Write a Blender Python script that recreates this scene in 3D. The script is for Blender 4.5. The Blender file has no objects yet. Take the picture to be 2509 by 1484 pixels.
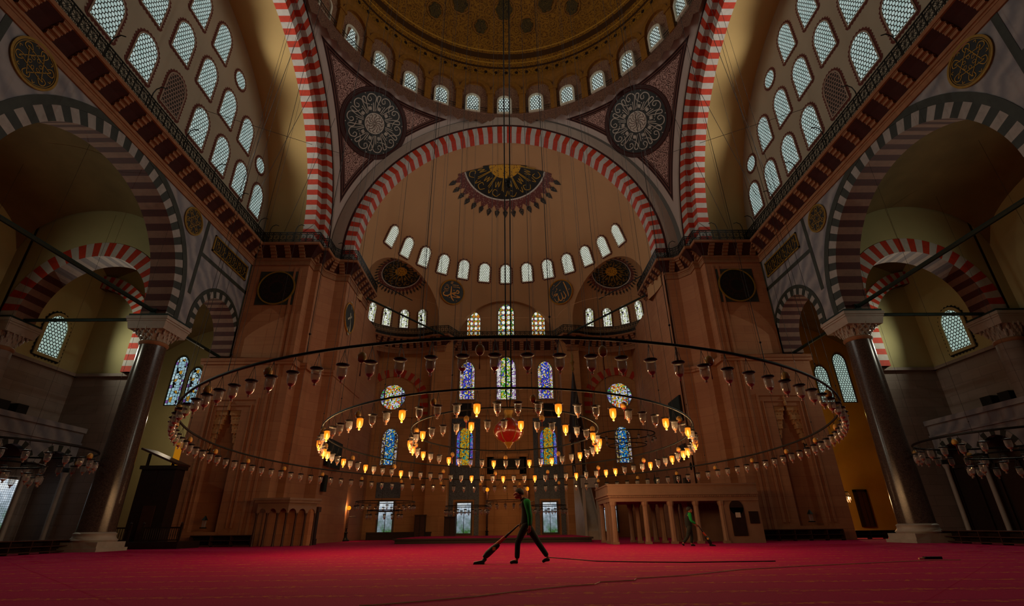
import bpy, bmesh, math, random
from mathutils import Vector, Matrix
random.seed(7)
PI = math.pi
sin, cos, sqrt = math.sin, math.cos, math.sqrt
SC = bpy.context.scene
COL = SC.collection

# ------------------------------------------------------------------ camera
F_PX, PITCH, ROLL, YAW, CAM_H = 1208.0, math.radians(24.55), math.radians(.6), math.radians(-.55), .83
_R = Matrix.Rotation(YAW, 3, 'Z') @ Matrix.Rotation(PI / 2 + PITCH, 3, 'X') @ Matrix.Rotation(-ROLL, 3, 'Z')
cam = bpy.data.cameras.new('camera')
cam.sensor_width = 36.0
cam.lens = 36.0 * F_PX / 2509.0
cam.clip_end = 400
camo = bpy.data.objects.new('camera', cam)
camo.matrix_world = Matrix.Translation((0, 0, CAM_H)) @ _R.to_4x4()
COL.objects.link(camo)
SC.camera = camo


def ray(px, py):
    return _R @ Vector(((px - 1254.5) / F_PX, -(py - 742) / F_PX, -1))


def on_y(px, py, Y):
    d = ray(px, py); return Vector((0, 0, CAM_H)) + d * (Y / d.y)


def on_z(px, py, Z):
    d = ray(px, py); return Vector((0, 0, CAM_H)) + d * ((Z - CAM_H) / d.z)


# ------------------------------------------------------------------ mesh builder
class MB:
    def __init__(s):
        s.v, s.f, s.m, s.uv = [], [], [], []

    def add(s, vs, fs, mi=0, uvs=None):
        b = len(s.v)
        s.v.extend([tuple(p) for p in vs])
        for k, f in enumerate(fs):
            s.f.append([b + i for i in f])
            s.m.append(mi if isinstance(mi, int) else mi[k])
            s.uv.append([uvs[i] for i in f] if uvs else None)
        return s

    def quad(s, a, b, c, d, mi=0, uvs=None):
        return s.add([a, b, c, d], [(0, 1, 2, 3)], mi, uvs)

    def box(s, a, b, mi=0):
        x0, x1 = sorted((a[0], b[0])); y0, y1 = sorted((a[1], b[1])); z0, z1 = sorted((a[2], b[2]))
        return s.add([(x0, y0, z0), (x1, y0, z0), (x1, y1, z0), (x0, y1, z0), (x0, y0, z1), (x1, y0, z1), (x1, y1, z1), (x0, y1, z1)],
                     [(0, 3, 2, 1), (4, 5, 6, 7), (0, 1, 5, 4), (1, 2, 6, 5), (2, 3, 7, 6), (3, 0, 4, 7)], mi)

    def obox(s, o, u, v, w, mi=0):
        """box from corner o with edge vectors u, v, w"""
        o, u, v, w = map(Vector, (o, u, v, w))
        p = [o, o + u, o + u + v, o + v]
        p += [q + w for q in p]
        return s.add(p, [(0, 3, 2, 1), (4, 5, 6, 7), (0, 1, 5, 4), (1, 2, 6, 5), (2, 3, 7, 6), (3, 0, 4, 7)], mi)

    def prism(s, poly, z0, z1, mi=0, caps=True):
        n = len(poly)
        vs = [(p[0], p[1], z0) for p in poly] + [(p[0], p[1], z1) for p in poly]
        fs = [(i, (i + 1) % n, n + (i + 1) % n, n + i) for i in range(n)]
        if caps:
            fs += [tuple(range(n - 1, -1, -1)), tuple(range(n, 2 * n))]
        return s.add(vs, fs, mi)

    def lathe(s, prof, c=(0, 0, 0), n=16, mi=0, axis=None, cap=True, a0=0, a1=2 * PI):
        """prof: (radius, height) list; axis: (ux, uy, uz) frame"""
        ux, uy, uz = axis or (Vector((1, 0, 0)), Vector((0, 1, 0)), Vector((0, 0, 1)))
        c = Vector(c); full = abs(a1 - a0 - 2 * PI) < 1e-6
        m = n if full else n + 1
        vs = []
        for r, h in prof:
            for k in range(m):
                t = a0 + (a1 - a0) * k / n
                vs.append(c + ux * (r * cos(t)) + uy * (r * sin(t)) + uz * h)
        fs = []
        for i in range(len(prof) - 1):
            for k in range(n):
                k2 = (k + 1) % m
                fs.append((i * m + k, i * m + k2, (i + 1) * m + k2, (i + 1) * m + k))
        if cap and full:
            if prof[0][0] > 1e-6: fs.append(tuple(range(m - 1, -1, -1)))
            if prof[-1][0] > 1e-6: fs.append(tuple((len(prof) - 1) * m + k for k in range(m)))
        return s.add(vs, fs, mi)

    def tube(s, pts, r, n=6, mi=0, closed=False, cap=True):
        pts = [Vector(p) for p in pts]; m = len(pts)
        rs = r if isinstance(r, (list, tuple)) else [r] * m
        vs = []; ref = None
        for i, p in enumerate(pts):
            a = pts[(i - 1) % m] if (closed or i > 0) else p
            b = pts[(i + 1) % m] if (closed or i < m - 1) else p
            t = (b - a).normalized()
            if ref is None:
                ref = Vector((0, 0, 1)) if abs(t.z) < .9 else Vector((1, 0, 0))
            x = t.cross(ref)
            if x.length < 1e-5: x = t.cross(Vector((0, 1, 0)))
            x.normalize(); y = x.cross(t).normalized(); ref = y
            for k in range(n):
                q = 2 * PI * k / n
                vs.append(p + x * (rs[i] * cos(q)) + y * (rs[i] * sin(q)))
        fs = []
        for i in range(m if closed else m - 1):
            j = (i + 1) % m
            for k in range(n):
                k2 = (k + 1) % n
                fs.append((i * n + k, i * n + k2, j * n + k2, j * n + k))
        if cap and not closed:
            fs += [tuple(range(n - 1, -1, -1)), tuple((m - 1) * n + k for k in range(n))]
        return s.add(vs, fs, mi)

    def ball(s, c, r, n=12, m=8, mi=0, sc=(1, 1, 1)):
        vs = []
        for i in range(m + 1):
            t = PI * i / m
            for k in range(n):
                q = 2 * PI * k / n
                vs.append((c[0] + r * sc[0] * sin(t) * cos(q), c[1] + r * sc[1] * sin(t) * sin(q), c[2] + r * sc[2] * cos(t)))
        fs = [(i * n + k, (i + 1) * n + k, (i + 1) * n + (k + 1) % n, i * n + (k + 1) % n) for i in range(m) for k in range(n)]
        return s.add(vs, fs, mi)

    def grid(s, fn, nu, nv, mi=0, uvf=None):
        vs = [fn(i / nu, j / nv) for j in range(nv + 1) for i in range(nu + 1)]
        uvs = [uvf(i / nu, j / nv) for j in range(nv + 1) for i in range(nu + 1)] if uvf else None
        w = nu + 1
        fs = [(j * w + i, j * w + i + 1, (j + 1) * w + i + 1, (j + 1) * w + i) for j in range(nv) for i in range(nu)]
        return s.add(vs, fs, mi, uvs)

    def mesh(s, name, mats, smooth=None):
        me = bpy.data.meshes.new(name)
        me.from_pydata(s.v, [], s.f)
        for m in mats: me.materials.append(m)
        me.polygons.foreach_set('material_index', s.m)
        if any(u is not None for u in s.uv):
            l = me.uv_layers.new(name='UVMap'); k = 0; flat = []
            for f, u in zip(s.f, s.uv):
                flat.extend(u if u is not None else [(0, 0)] * len(f))
            l.data.foreach_set('uv', [c for q in flat for c in q])
        if smooth is not None:
            me.polygons.foreach_set('use_smooth', [True] * len(me.polygons))
            me.set_sharp_from_angle(angle=math.radians(smooth))
        me.update()
        return me


def link(name, me, parent=None, loc=None):
    o = bpy.data.objects.new(name, me)
    COL.objects.link(o)
    if parent is not None:
        o.parent = parent
        if loc is None:
            l = parent.location.copy(); q = parent.parent
            while q is not None:
                l += q.location; q = q.parent
            o.location = -l
        else:
            o.location = loc
    elif loc is not None:
        o.location = loc
    return o


def obj(name, mb, mats, parent=None, smooth=None, loc=None, label=None):
    if not isinstance(mats, (list, tuple)): mats = [mats]
    o = link(name, mb.mesh(name, mats, smooth), parent, loc)
    if label: o['label'] = label
    return o


def tag(o, label, cat, group=None, kind=None):
    o['label'] = label; o['category'] = cat
    if group: o['group'] = group
    if kind: o['kind'] = kind
    return o


def thing(name, label, cat, base, group=None, kind=None):
    o = bpy.data.objects.new(name, None)
    o.empty_display_size = .3
    COL.objects.link(o); o.location = base
    return tag(o, label, cat, group, kind)


def struct(name, mb, mats, smooth=None, parent=None, label=None):
    o = obj(name, mb, mats, parent, smooth)
    if parent is None: o['kind'] = 'structure'
    if label: o['label'] = label
    return o


# ------------------------------------------------------------------ materials
def lin(h):
    h = h.lstrip('#'); r = []
    for i in (0, 2, 4):
        c = int(h[i:i + 2], 16) / 255
        r.append(c / 12.92 if c <= .04045 else ((c + .055) / 1.055) ** 2.4)
    return (*r, 1)


class NT:
    def __init__(s, name):
        s.mat = bpy.data.materials.new(name); s.mat.use_nodes = True
        s.t = s.mat.node_tree; s.t.nodes.clear()
        s.out = s.t.nodes.new('ShaderNodeOutputMaterial')

    def n(s, kind, ins=None, **kw):
        q = s.t.nodes.new('ShaderNode' + kind)
        for k, v in kw.items(): setattr(q, k, v)
        for k, v in (ins or {}).items():
            if isinstance(v, bpy.types.NodeSocket): s.t.links.new(v, q.inputs[k])
            else: q.inputs[k].default_value = v
        return q

    def math(s, op, a, b=0.0, c=None, clamp=False):
        i = {0: a, 1: b}
        if c is not None: i[2] = c
        return s.n('Math', i, operation=op, use_clamp=clamp).outputs[0]

    def vm(s, op, a, b=(0, 0, 0)):
        q = s.n('VectorMath', {0: a, 1: b}, operation=op)
        return q.outputs['Value'] if op in ('LENGTH', 'DOT_PRODUCT', 'DISTANCE') else q.outputs[0]

    def mix(s, fac, a, b, blend='MIX'):
        q = s.n('Mix', data_type='RGBA', blend_type=blend)
        for i, v in ((0, fac), (6, a), (7, b)):
            if isinstance(v, bpy.types.NodeSocket): s.t.links.new(v, q.inputs[i])
            else: q.inputs[i].default_value = v
        return q.outputs[2]

    def ramp(s, fac, stops, const=False):
        q = s.n('ValToRGB', {0: fac}); cr = q.color_ramp
        if const: cr.interpolation = 'CONSTANT'
        while len(cr.elements) < len(stops): cr.elements.new(.5)
        for e, (p, c) in zip(cr.elements, stops): e.position = p; e.color = c if len(c) == 4 else (*c, 1)
        return q.outputs[0]

    def obj(s): return s.n('TexCoord').outputs['Object']
    def uv(s): return s.n('TexCoord').outputs['UV']
    def noise(s, vec, sc, det=3, rough=.55):
        return s.n('TexNoise', {'Vector': vec, 'Scale': sc, 'Detail': det, 'Roughness': rough}).outputs['Fac']

    def bsdf(s, col, rough=.7, metal=0.0, bump=None, bs=.2, bd=.02, spec=.3, **kw):
        i = {'Base Color': col, 'Roughness': rough, 'Metallic': metal, 'Specular IOR Level': spec}
        i.update(kw)
        b = s.n('BsdfPrincipled', i)
        if bump is not None:
            bn = s.n('Bump', {'Height': bump, 'Strength': bs, 'Distance': bd})
            s.t.links.new(bn.outputs[0], b.inputs['Normal'])
        return b.outputs[0]

    def done(s, sh):
        s.t.links.new(sh, s.out.inputs['Surface']); return s.mat


def plain(name, h, rough=.7, metal=0.0, var=.15, sc=3.0, spec=.3, bump=0):
    t = NT(name); c = lin(h)
    nz = t.noise(t.obj(), sc, 4)
    d = tuple(max(0, x * (1 - var * 2)) for x in c[:3]) + (1,)
    e = tuple(min(1, x * (1 + var)) for x in c[:3]) + (1,)
    col = t.mix(nz, d, e)
    return t.done(t.bsdf(col, rough, metal, nz if bump else None, bump, .02, spec))


def stone(name, h, h2, joint, bw=1.4, bh=.62, streak=.5, jw=.008, rough=.75):
    """coursed ashlar with horizontal streaks; x+y runs along the wall"""
    t = NT(name); o = t.obj()
    sep = t.n('SeparateXYZ', {0: o})
    u = t.math('ADD', sep.outputs[0], sep.outputs[1])
    v = t.n('CombineXYZ', {0: u, 1: sep.outputs[2], 2: 0.0}).outputs[0]
    br = t.n('TexBrick', {'Vector': v, 'Color1': (0, 0, 0, 1), 'Color2': (1, 1, 1, 1), 'Mortar': (.5, .5, .5, 1), 'Scale': 1.0, 'Mortar Size': jw,
                          'Mortar Smooth': .3, 'Bias': 0.0, 'Brick Width': bw, 'Row Height': bh})
    sv = t.n('CombineXYZ', {0: t.math('MULTIPLY', u, .35), 1: t.math('MULTIPLY', sep.outputs[2], 3.2), 2: t.math('MULTIPLY', sep.outputs[0], .2)}).outputs[0]
    st = t.noise(sv, 1.6, 5, .65)
    bl = t.noise(o, .35, 3)
    k = t.math('ADD', t.math('MULTIPLY', br.outputs['Color'], .3), t.math('MULTIPLY', st, streak))
    k = t.math('ADD', k, t.math('MULTIPLY', t.math('SUBTRACT', bl, .5), .5), clamp=True)
    col = t.mix(k, lin(h), lin(h2))
    col = t.mix(br.outputs['Fac'], col, lin(joint))
    return t.done(t.bsdf(col, rough, 0.0, t.math('SUBTRACT', st, br.outputs['Fac']), .25, .015))


M = {}
M['pier'] = stone('pink_limestone', '8a573a', 'a8754f', '7a4b33', streak=.6)
M['wall'] = stone('brown_limestone', '94683f', 'b98a5a', '7d5733', streak=.7)
M['aisle'] = stone('grey_limestone', '6e6258', '93857a', '5c5148')
M['cream'] = plain('cream_plaster', '928976', .85, var=.07, sc=.5)
M['barrel'] = plain('barrel_plaster', 'a98f5c', .85, var=.07, sc=.5)
M['pinkplaster'] = plain('pinkish_plaster', 'a57d55', .85, var=.07, sc=.4)
M['yellow'] = plain('ochre_plaster', 'b3892f', .8, var=.12, sc=.8)
M['red'] = plain('red_voussoir', 'ab2f14', .75, var=.22, sc=4)
M['white'] = plain('pale_voussoir', 'aaa39b', .75, var=.14, sc=3)
M['black'] = plain('dark_green_voussoir', '2b302a', .6, var=.25, sc=4)
M['grey'] = plain('grey_marble_voussoir', '8f8a84', .6, var=.2, sc=3)
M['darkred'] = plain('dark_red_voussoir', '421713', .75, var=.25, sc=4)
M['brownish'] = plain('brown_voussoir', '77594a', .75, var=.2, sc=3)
M['band'] = plain('dark_green_marble_band', '2e3229', .55, var=.35, sc=2.5)
M['outline'] = plain('maroon_painted_line', '35100c', .8, var=.2)
M['whiteband'] = plain('white_painted_band', '98877a', .85, var=.06)
M['iron'] = plain('black_iron', '14150f', .5, .5, var=.3)
M['tie'] = plain('green_painted_iron', '11241d', .55, .2, var=.2)
M['goldrim'] = plain('gold_painted_rim', 'b07a1e', .5, 0, var=.2, sc=5)
M['goldtext'] = plain('bright_gold_letters', 'd08c22', .5, 0, var=.1)
M['gold'] = plain('gilt', '8a6a1c', .45, .15, var=.25, sc=6)
M['goldflat'] = plain('gold_paint', 'a07a1c', .55, .0, var=.25, sc=8)
M['blackpanel'] = plain('black_panel', '11110d', .5, var=.2)
M['trib'] = plain('tribune_limestone', '7d6250', .7, var=.15, sc=2)
M['marble'] = plain('white_marble', '9c9184', .5, var=.16, sc=2.2)
M['wood'] = plain('dark_walnut', '24140d', .5, var=.35, sc=6)
M['wood2'] = plain('brown_wood', '3c2116', .5, var=.3, sc=6)
M['corbel'] = plain('corbel_stone', '8a5f40', .8, var=.2, sc=3)
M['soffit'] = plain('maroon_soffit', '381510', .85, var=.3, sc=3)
M['granite'] = None


def granite():
    t = NT('porphyry_granite'); o = t.obj()
    a = t.n('TexVoronoi', {'Vector': o, 'Scale': 26.0}).outputs['Color']
    k = t.n('SeparateColor', {0: a}).outputs[0]
    b = t.noise(o, 1.1, 5)
    col = t.mix(t.math('MULTIPLY', k, .5), lin('2d221c'), lin('6a574b'))
    col = t.mix(t.math('MULTIPLY', b, .6), col, lin('3c2e27'))
    return t.done(t.bsdf(col, .22, 0.0, None, spec=.6))


M['granite'] = granite()


def marble_grey():
    t = NT('veined_grey_marble'); o = t.obj()
    w = t.n('TexWave', {'Vector': o, 'Scale': .5, 'Distortion': 7.0, 'Detail': 4.0, 'Detail Scale': 1.2}, bands_direction='DIAGONAL').outputs['Fac']
    col = t.mix(w, lin('67656a'), lin('85807e'))
    return t.done(t.bsdf(col, .5, 0.0, None, spec=.4))


M['gmarble'] = marble_grey()


def carpet():
    t = NT('red_carpet'); o = t.obj(); s = t.n('SeparateXYZ', {0: o})
    nz = t.noise(o, 38, 3, .7); big = t.noise(o, .5, 3)
    base = t.mix(nz, lin('84003a'), lin('c40258'))
    base = t.mix(t.math('MULTIPLY', big, .5), base, lin('960040'))
    fr = t.math('FRACT', t.math('DIVIDE', s.outputs[1], 1.22))
    d = t.math('ABSOLUTE', t.math('SUBTRACT', fr, .5))
    band = t.math('LESS_THAN', d, .085)
    edge = t.math('MULTIPLY', t.math('GREATER_THAN', d, .10), t.math('LESS_THAN', d, .125))
    vo = t.n('TexVoronoi', {'Vector': t.vm('MULTIPLY', o, (5.5, 9, 1)), 'Scale': 1.0}, feature='DISTANCE_TO_EDGE').outputs['Distance']
    fl = t.math('LESS_THAN', vo, .085)
    n2 = t.math('GREATER_THAN', t.noise(o, 6, 2), .46)
    f = t.math('MULTIPLY', t.math('MULTIPLY', band, fl), n2)
    col = t.mix(t.math('MULTIPLY', f, .75), base, lin('c0672c'))
    col = t.mix(t.math('MULTIPLY', edge, .45), col, lin('3a0410'))
    # sparse floral sprigs between the row bands
    v2 = t.n('TexVoronoi', {'Vector': t.vm('MULTIPLY', o, (1.4, 2.2, 1)), 'Scale': 1.0}).outputs['Distance']
    v3 = t.n('TexVoronoi', {'Vector': t.vm('MULTIPLY', o, (11, 16, 1)), 'Scale': 1.0}, feature='DISTANCE_TO_EDGE').outputs['Distance']
    g = t.math('MULTIPLY', t.math('LESS_THAN', v2, .24), t.math('LESS_THAN', v3, .1))
    col = t.mix(t.math('MULTIPLY', g, .5), col, lin('b3552a'))
    return t.done(t.bsdf(col, .95, 0.0, nz, .5, .02, .1))


M['carpet'] = carpet()


def pane(name, s, c1, c2, strength, rad=.41, lattice='3a3f3a', blind=False):
    """plaster lattice with round panes: UV in metres"""
    t = NT(name); uv = t.vm('SCALE', t.uv()); uv.node.inputs['Scale'].default_value = 1 / s
    uv = t.vm('ADD', uv, (100, 173.205, 0))
    P = (1, 1.73205, 1); H = (.5, .866025, 0)
    a = t.vm('SUBTRACT', t.vm('MODULO', uv, P), H)
    b = t.vm('SUBTRACT', t.vm('MODULO', t.vm('ADD', uv, H), P), H)
    m = (1, 1, 0)
    d = t.math('MINIMUM', t.vm('LENGTH', t.vm('MULTIPLY', a, m)), t.vm('LENGTH', t.vm('MULTIPLY', b, m)))
    disc = t.math('LESS_THAN', d, rad)
    lat = t.bsdf(lin(lattice), .8)
    if blind:
        e = t.bsdf(lin('1b1410'), .6)
    else:
        nz = t.noise(t.vm('MULTIPLY', t.uv(), (1, 1, 0)), 1.3, 2)
        wn = t.n('TexWhiteNoise', {0: t.vm('FLOOR', uv)}, noise_dimensions='2D').outputs[0]
        k = t.math('ADD', t.math('MULTIPLY', nz, .8), t.math('MULTIPLY', wn, .35), clamp=True)
        e = t.n('Emission', {'Color': t.mix(k, lin(c1), lin(c2)), 'Strength': strength}).outputs[0]
    return t.done(t.n('MixShader', {0: disc, 1: lat, 2: e}).outputs[0])


M['pane_tymp'] = pane('round_glass_lattice_large', .245, '8fb3ad', 'dff0ea', .62)
M['pane_blind'] = pane('blind_lattice', .245, '000000', '000000', 0, lattice='8c7468', blind=True)
M['pane_half'] = pane('round_glass_lattice_warm', .2, 'c9cfb2', 'f6fbee', .8, lattice='474637')
M['pane_dome'] = pane('round_glass_lattice_small', .27, '93b7ad', 'f2fbf6', .75, .38)
M['pane_aisle'] = pane('round_glass_lattice_aisle', .24, '8fb0a5', 'd3ecdf', .6)


def stained(name, inner, outer, hw, strength=1.0, sc=5.0, frac=.6):
    t = NT(name); uv = t.uv()
    vo = t.n('TexVoronoi', {'Vector': uv, 'Scale': sc, 'Randomness': .55})
    ve = t.n('TexVoronoi', {'Vector': uv, 'Scale': sc, 'Randomness': .55}, feature='DISTANCE_TO_EDGE').outputs['Distance']
    sep = t.n('SeparateXYZ', {0: uv})
    r = t.n('SeparateColor', {0: vo.outputs['Color']}).outputs[0]
    def pal(p): return t.ramp(r, [((i + .0) / len(p), lin(c)) for i, c in enumerate(p)], True)
    ax = t.math('ABSOLUTE', sep.outputs[0])
    col = t.mix(t.math('GREATER_THAN', ax, hw * frac), pal(inner), pal(outer))
    bar = t.math('LESS_THAN', t.math('ABSOLUTE', t.math('SUBTRACT', ax, hw * frac)), .03)
    lead = t.math('MAXIMUM', t.math('LESS_THAN', ve, .055), bar)
    e = t.n('Emission', {'Color': col, 'Strength': strength}).outputs[0]
    return t.done(t.n('MixShader', {0: lead, 1: e, 2: t.bsdf(lin('1a120c'), .7)}).outputs[0])


def stained_rounds(name, ground, cx, cy, strength=.85):
    """columns of pale oval rounds in a jewelled ground: UV in metres"""
    t = NT(name); uv = t.uv(); s = t.n('SeparateXYZ', {0: uv})
    u = t.math('SUBTRACT', t.math('FRACT', t.math('ADD', t.math('DIVIDE', s.outputs[0], cx), 50.5 if 0 else 50.0)), .5)
    v = t.math('SUBTRACT', t.math('FRACT', t.math('DIVIDE', s.outputs[1], cy)), .5)
    d = t.math('SQRT', t.math('ADD', t.math('POWER', u, 2), t.math('POWER', v, 2)))
    vo = t.n('TexVoronoi', {'Vector': uv, 'Scale': 9.0, 'Randomness': .5})
    ve = t.n('TexVoronoi', {'Vector': uv, 'Scale': 9.0, 'Randomness': .5}, feature='DISTANCE_TO_EDGE').outputs['Distance']
    r = t.n('SeparateColor', {0: vo.outputs['Color']}).outputs[0]
    col = t.ramp(r, [(i / len(ground), lin(c)) for i, c in enumerate(ground)], True)
    inn = t.math('LESS_THAN', d, .34)
    col = t.mix(inn, col, lin('eef4e4'))
    lead = t.math('MAXIMUM', t.math('MULTIPLY', t.math('LESS_THAN', ve, .07), t.math('SUBTRACT', 1.0, inn)), t.math('LESS_THAN', t.math('ABSOLUTE', t.math('SUBTRACT', d, .36)), .035))
    e = t.n('Emission', {'Color': col, 'Strength': strength}).outputs[0]
    return t.done(t.n('MixShader', {0: lead, 1: e, 2: t.bsdf(lin('1a120c'), .7)}).outputs[0])


M['st_center'] = stained('stained_glass_green_white', ['3fa02a', 'f2f2d8', 'e8c23a', '4c4cc0', 'f8f8ee', '58b030', 'd8d040'], ['f3efe4', 'd5b5c9', 'fafafa', '7e50a8'], .95, .8, 8)
M['st_blue'] = stained('stained_glass_blue', ['2244c0', '3a58e0', 'f2e8f0', '7a48c0', 'e8d050', '2038a8'], ['f4efe6', 'd8a030', 'e8e8f4', '8858b8', '88c070'], .75, .8, 9)
M['st_orange'] = stained('stained_glass_orange_rounds', ['e09020', 'f0f2dc', 'f0f4e6', '2e9038', 'e0a030', 'e9f0e0'], ['f0f4e6', '8a4ac0', '40a040', 'e0a028', 'd04020'], .8, .8, 3.6)
M['st_round_o'] = stained_rounds('stained_glass_pale_rounds_orange', ['e09020', 'd88018', 'e0a030', '2e8a34', 'c04a20', 'e09828', '7a48b0'], .47, .56)
M['st_round_g'] = stained_rounds('stained_glass_pale_rounds_green', ['e0b030', '3a9a38', 'd09028', '5a48b8', 'e0c040', '30904a', 'c85028'], .57, .6)
M['st_tile_y'] = stained('stained_glass_yellow', ['d09a20', 'e8b828', 'b87a1a', 'c8a838', '20a0a8', 'd8b030'], ['7058d0', '4a6ad8', 'a890e0', '2ea0b8', '8850b8'], .8, .62, 9)
M['st_sky'] = stained('stained_glass_sky_blue', ['1c62c0', '2a8ae0', 'f0f6f0', '1848a0', '40a8d0', 'd8c040'], ['4a3a30', 'c0b8c8', '6a4a3a', 'd0b060', '382a28', 'e0d8e8'], .75, .62, 9)
M['st_rose'] = stained('stained_glass_rose', ['f0c030', 'f2f2f2', 'd05030', '70b050', 'e8a840', 'e0e8f0', 'c0c0f0'], ['a8b8e8', '6a58b8', 'e8e8f8', '54b060', '8098a0', '4a4a58'], 1.25, .75, 7.0, .68)
M['st_plain'] = stained('leaded_pale_glass', ['f4f8ee', 'eef2d8', 'fbfdf6', 'd8e0b0'], ['fdfdf4', 'e8eed8', 'c8d088'], .5, .85, 5.5, .55)
M['st_aisle'] = stained('leaded_pale_blue_glass', ['b8dde6', '9cc8d8', 'd0ecf0', 'a8d0de', 'c09030'], ['b0d8e2', 'c4e4ea', '8058a0', 'b0d0d8'], .6, .62, 3.6, .6)


def clearglass():
    t = NT('daylight_glazing'); uv = t.uv(); s = t.n('SeparateXYZ', {0: uv})
    fx = t.math('ABSOLUTE', t.math('SUBTRACT', t.math('FRACT', t.math('DIVIDE', s.outputs[0], .13)), .5))
    fy = t.math('ABSOLUTE', t.math('SUBTRACT', t.math('FRACT', t.math('DIVIDE', s.outputs[1], .13)), .5))
    bars = t.math('GREATER_THAN', t.math('MAXIMUM', fx, fy), .44)
    nz = t.noise(uv, 1.6, 3)
    k = t.math('ADD', nz, t.math('MULTIPLY', t.math('SUBTRACT', s.outputs[1], 1.9), .22), clamp=True)
    col = t.ramp(k, [(0.0, lin('3d6a2c')), (.3, lin('8d9ea8')), (.5, lin('c3d2e0')), (.7, lin('f4fbff'))])
    e = t.n('Emission', {'Color': col, 'Strength': .85}).outputs[0]
    return t.done(t.n('MixShader', {0: bars, 1: e, 2: t.bsdf(lin('20252a'), .6)}).outputs[0])


M['clear'] = clearglass()


def emit(name, h, st):
    t = NT(name); return t.done(t.n('Emission', {'Color': lin(h), 'Strength': st}).outputs[0])


M['bulb_or_glint'] = emit('warm_bulb', 'ffc46a', 9.0)
M['globe'] = emit('yellow_globe_light', 'ff9a1c', 1.1)
M['amberpane'] = emit('amber_lit_pane', 'd98a18', .45)


def glass(name, tint, amber=0.0, clear=.8):
    t = NT(name)
    tr = t.n('BsdfTransparent', {0: lin(tint)}).outputs[0]
    gl = t.n('BsdfGlossy', {'Color': (.9, .9, .9, 1), 'Roughness': .06}).outputs[0]
    fr = t.n('LayerWeight', {0: .35}).outputs['Facing']
    k = t.math('ADD', t.math('MULTIPLY', fr, .55), .07)
    sh = t.n('MixShader', {0: k, 1: tr, 2: gl}).outputs[0]
    tl0 = t.n('BsdfDiffuse', {0: (.8, .78, .75, 1)}).outputs[0]
    sh = t.n('MixShader', {0: t.math('ADD', t.math('MULTIPLY', fr, .28), .06), 1: sh, 2: tl0}).outputs[0]
    if amber:
        tl = t.n('BsdfTranslucent', {0: lin('ffb04a')}).outputs[0]
        em = t.n('Emission', {'Color': lin('ff8a12'), 'Strength': amber}).outputs[0]
        sh = t.n('MixShader', {0: .3, 1: sh, 2: tl}).outputs[0]
        sh = t.n('AddShader', {0: sh, 1: em}).outputs[0]
    return t.done(sh)


M['glass'] = glass('clear_lamp_glass', 'e8e6e2')
M['glasslit'] = glass('lit_lamp_glass', 'ffdca0', .45)
M['amber'] = plain('amber_glint_paint', 'c8801c', .15, var=.2, spec=.8)  # colour stands in for the warm glint at the foot of unlit lamps


def arabesque(name, ground, vine, sc=1.0, fine=.5):
    """scrolling vine: nested rings in scattered cells plus leaf specks"""
    t = NT(name); o = t.vm('SCALE', t.obj()); o.node.inputs['Scale'].default_value = sc
    w = t.n('TexNoise', {'Vector': o, 'Scale': 1.3, 'Detail': 2.0}).outputs['Color']
    o2 = t.vm('ADD', o, t.vm('SCALE', t.vm('SUBTRACT', w, (.5, .5, .5))))
    o2.node.inputs[1].links[0].from_node.inputs['Scale'].default_value = .35
    v1 = t.n('TexVoronoi', {'Vector': o2, 'Scale': 1.35, 'Randomness': .6}).outputs['Distance']
    r1 = t.math('LESS_THAN', t.math('ABSOLUTE', t.math('SUBTRACT', t.math('FRACT', t.math('MULTIPLY', v1, 4.2)), .5)), .2)
    v2 = t.n('TexVoronoi', {'Vector': o2, 'Scale': 5.5, 'Randomness': .9}, feature='DISTANCE_TO_EDGE').outputs['Distance']
    r2 = t.math('LESS_THAN', v2, .13)
    v3 = t.n('TexVoronoi', {'Vector': o2, 'Scale': 9.0}).outputs['Distance']
    r3 = t.math('LESS_THAN', v3, .3)
    k = t.math('MAXIMUM', t.math('MULTIPLY', r1, t.math('SUBTRACT', 1.0, r3)), t.math('MULTIPLY', r2, fine))
    return t, k, ground, vine


def arab_mat(name, ground, vine, sc=1.0):
    t, k, g, v = arabesque(name, ground, vine, sc)
    return t.done(t.bsdf(t.mix(k, lin(g), lin(v)), .8))

# ------------------------------------------------------------------ dimensions (metres; X right, Y towards the qibla wall, camera at the origin)
W = 19.8            # arcade wall plane
A_ = 15.0           # half side of the dome square
Y0, Z0 = 21.1, 22.3  # dome centre, springing of the great arches
YQ = Y0 + A_        # plane of the qibla arch
AX = -.2            # axis of the apse
YP = 33.7           # pier front (upper part)
XT = 20.4           # tympanum wall
RB = 14.35          # radius of the side barrel
HC, HZ, HR = 37.1, 22.0, 13.2   # half dome centre y, z, radius
EX, EY, ER, EZ = 10.0, 44.2, 5.0, 20.85    # exedra
YW = 50.5           # mihrab wall


class Fr:
    """local frame: u along the surface, v up, w away from the viewer"""
    def __init__(s, o, u, v, w):
        s.o, s.u, s.v, s.w = Vector(o), Vector(u), Vector(v), Vector(w)

    def __call__(s, a, b, c=0.0):
        return s.o + s.u * a + s.v * b + s.w * c


def fr_x(x, sgn=None):   # wall in a plane X = x, u = +Y, depth away from the hall
    return Fr((x, 0, 0), (0, 1, 0), (0, 0, 1), (1 if (sgn or x) > 0 else -1, 0, 0))


def fr_y(y, x=0):
    return Fr((x, y, 0), (1, 0, 0), (0, 0, 1), (0, 1, 0))


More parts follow.
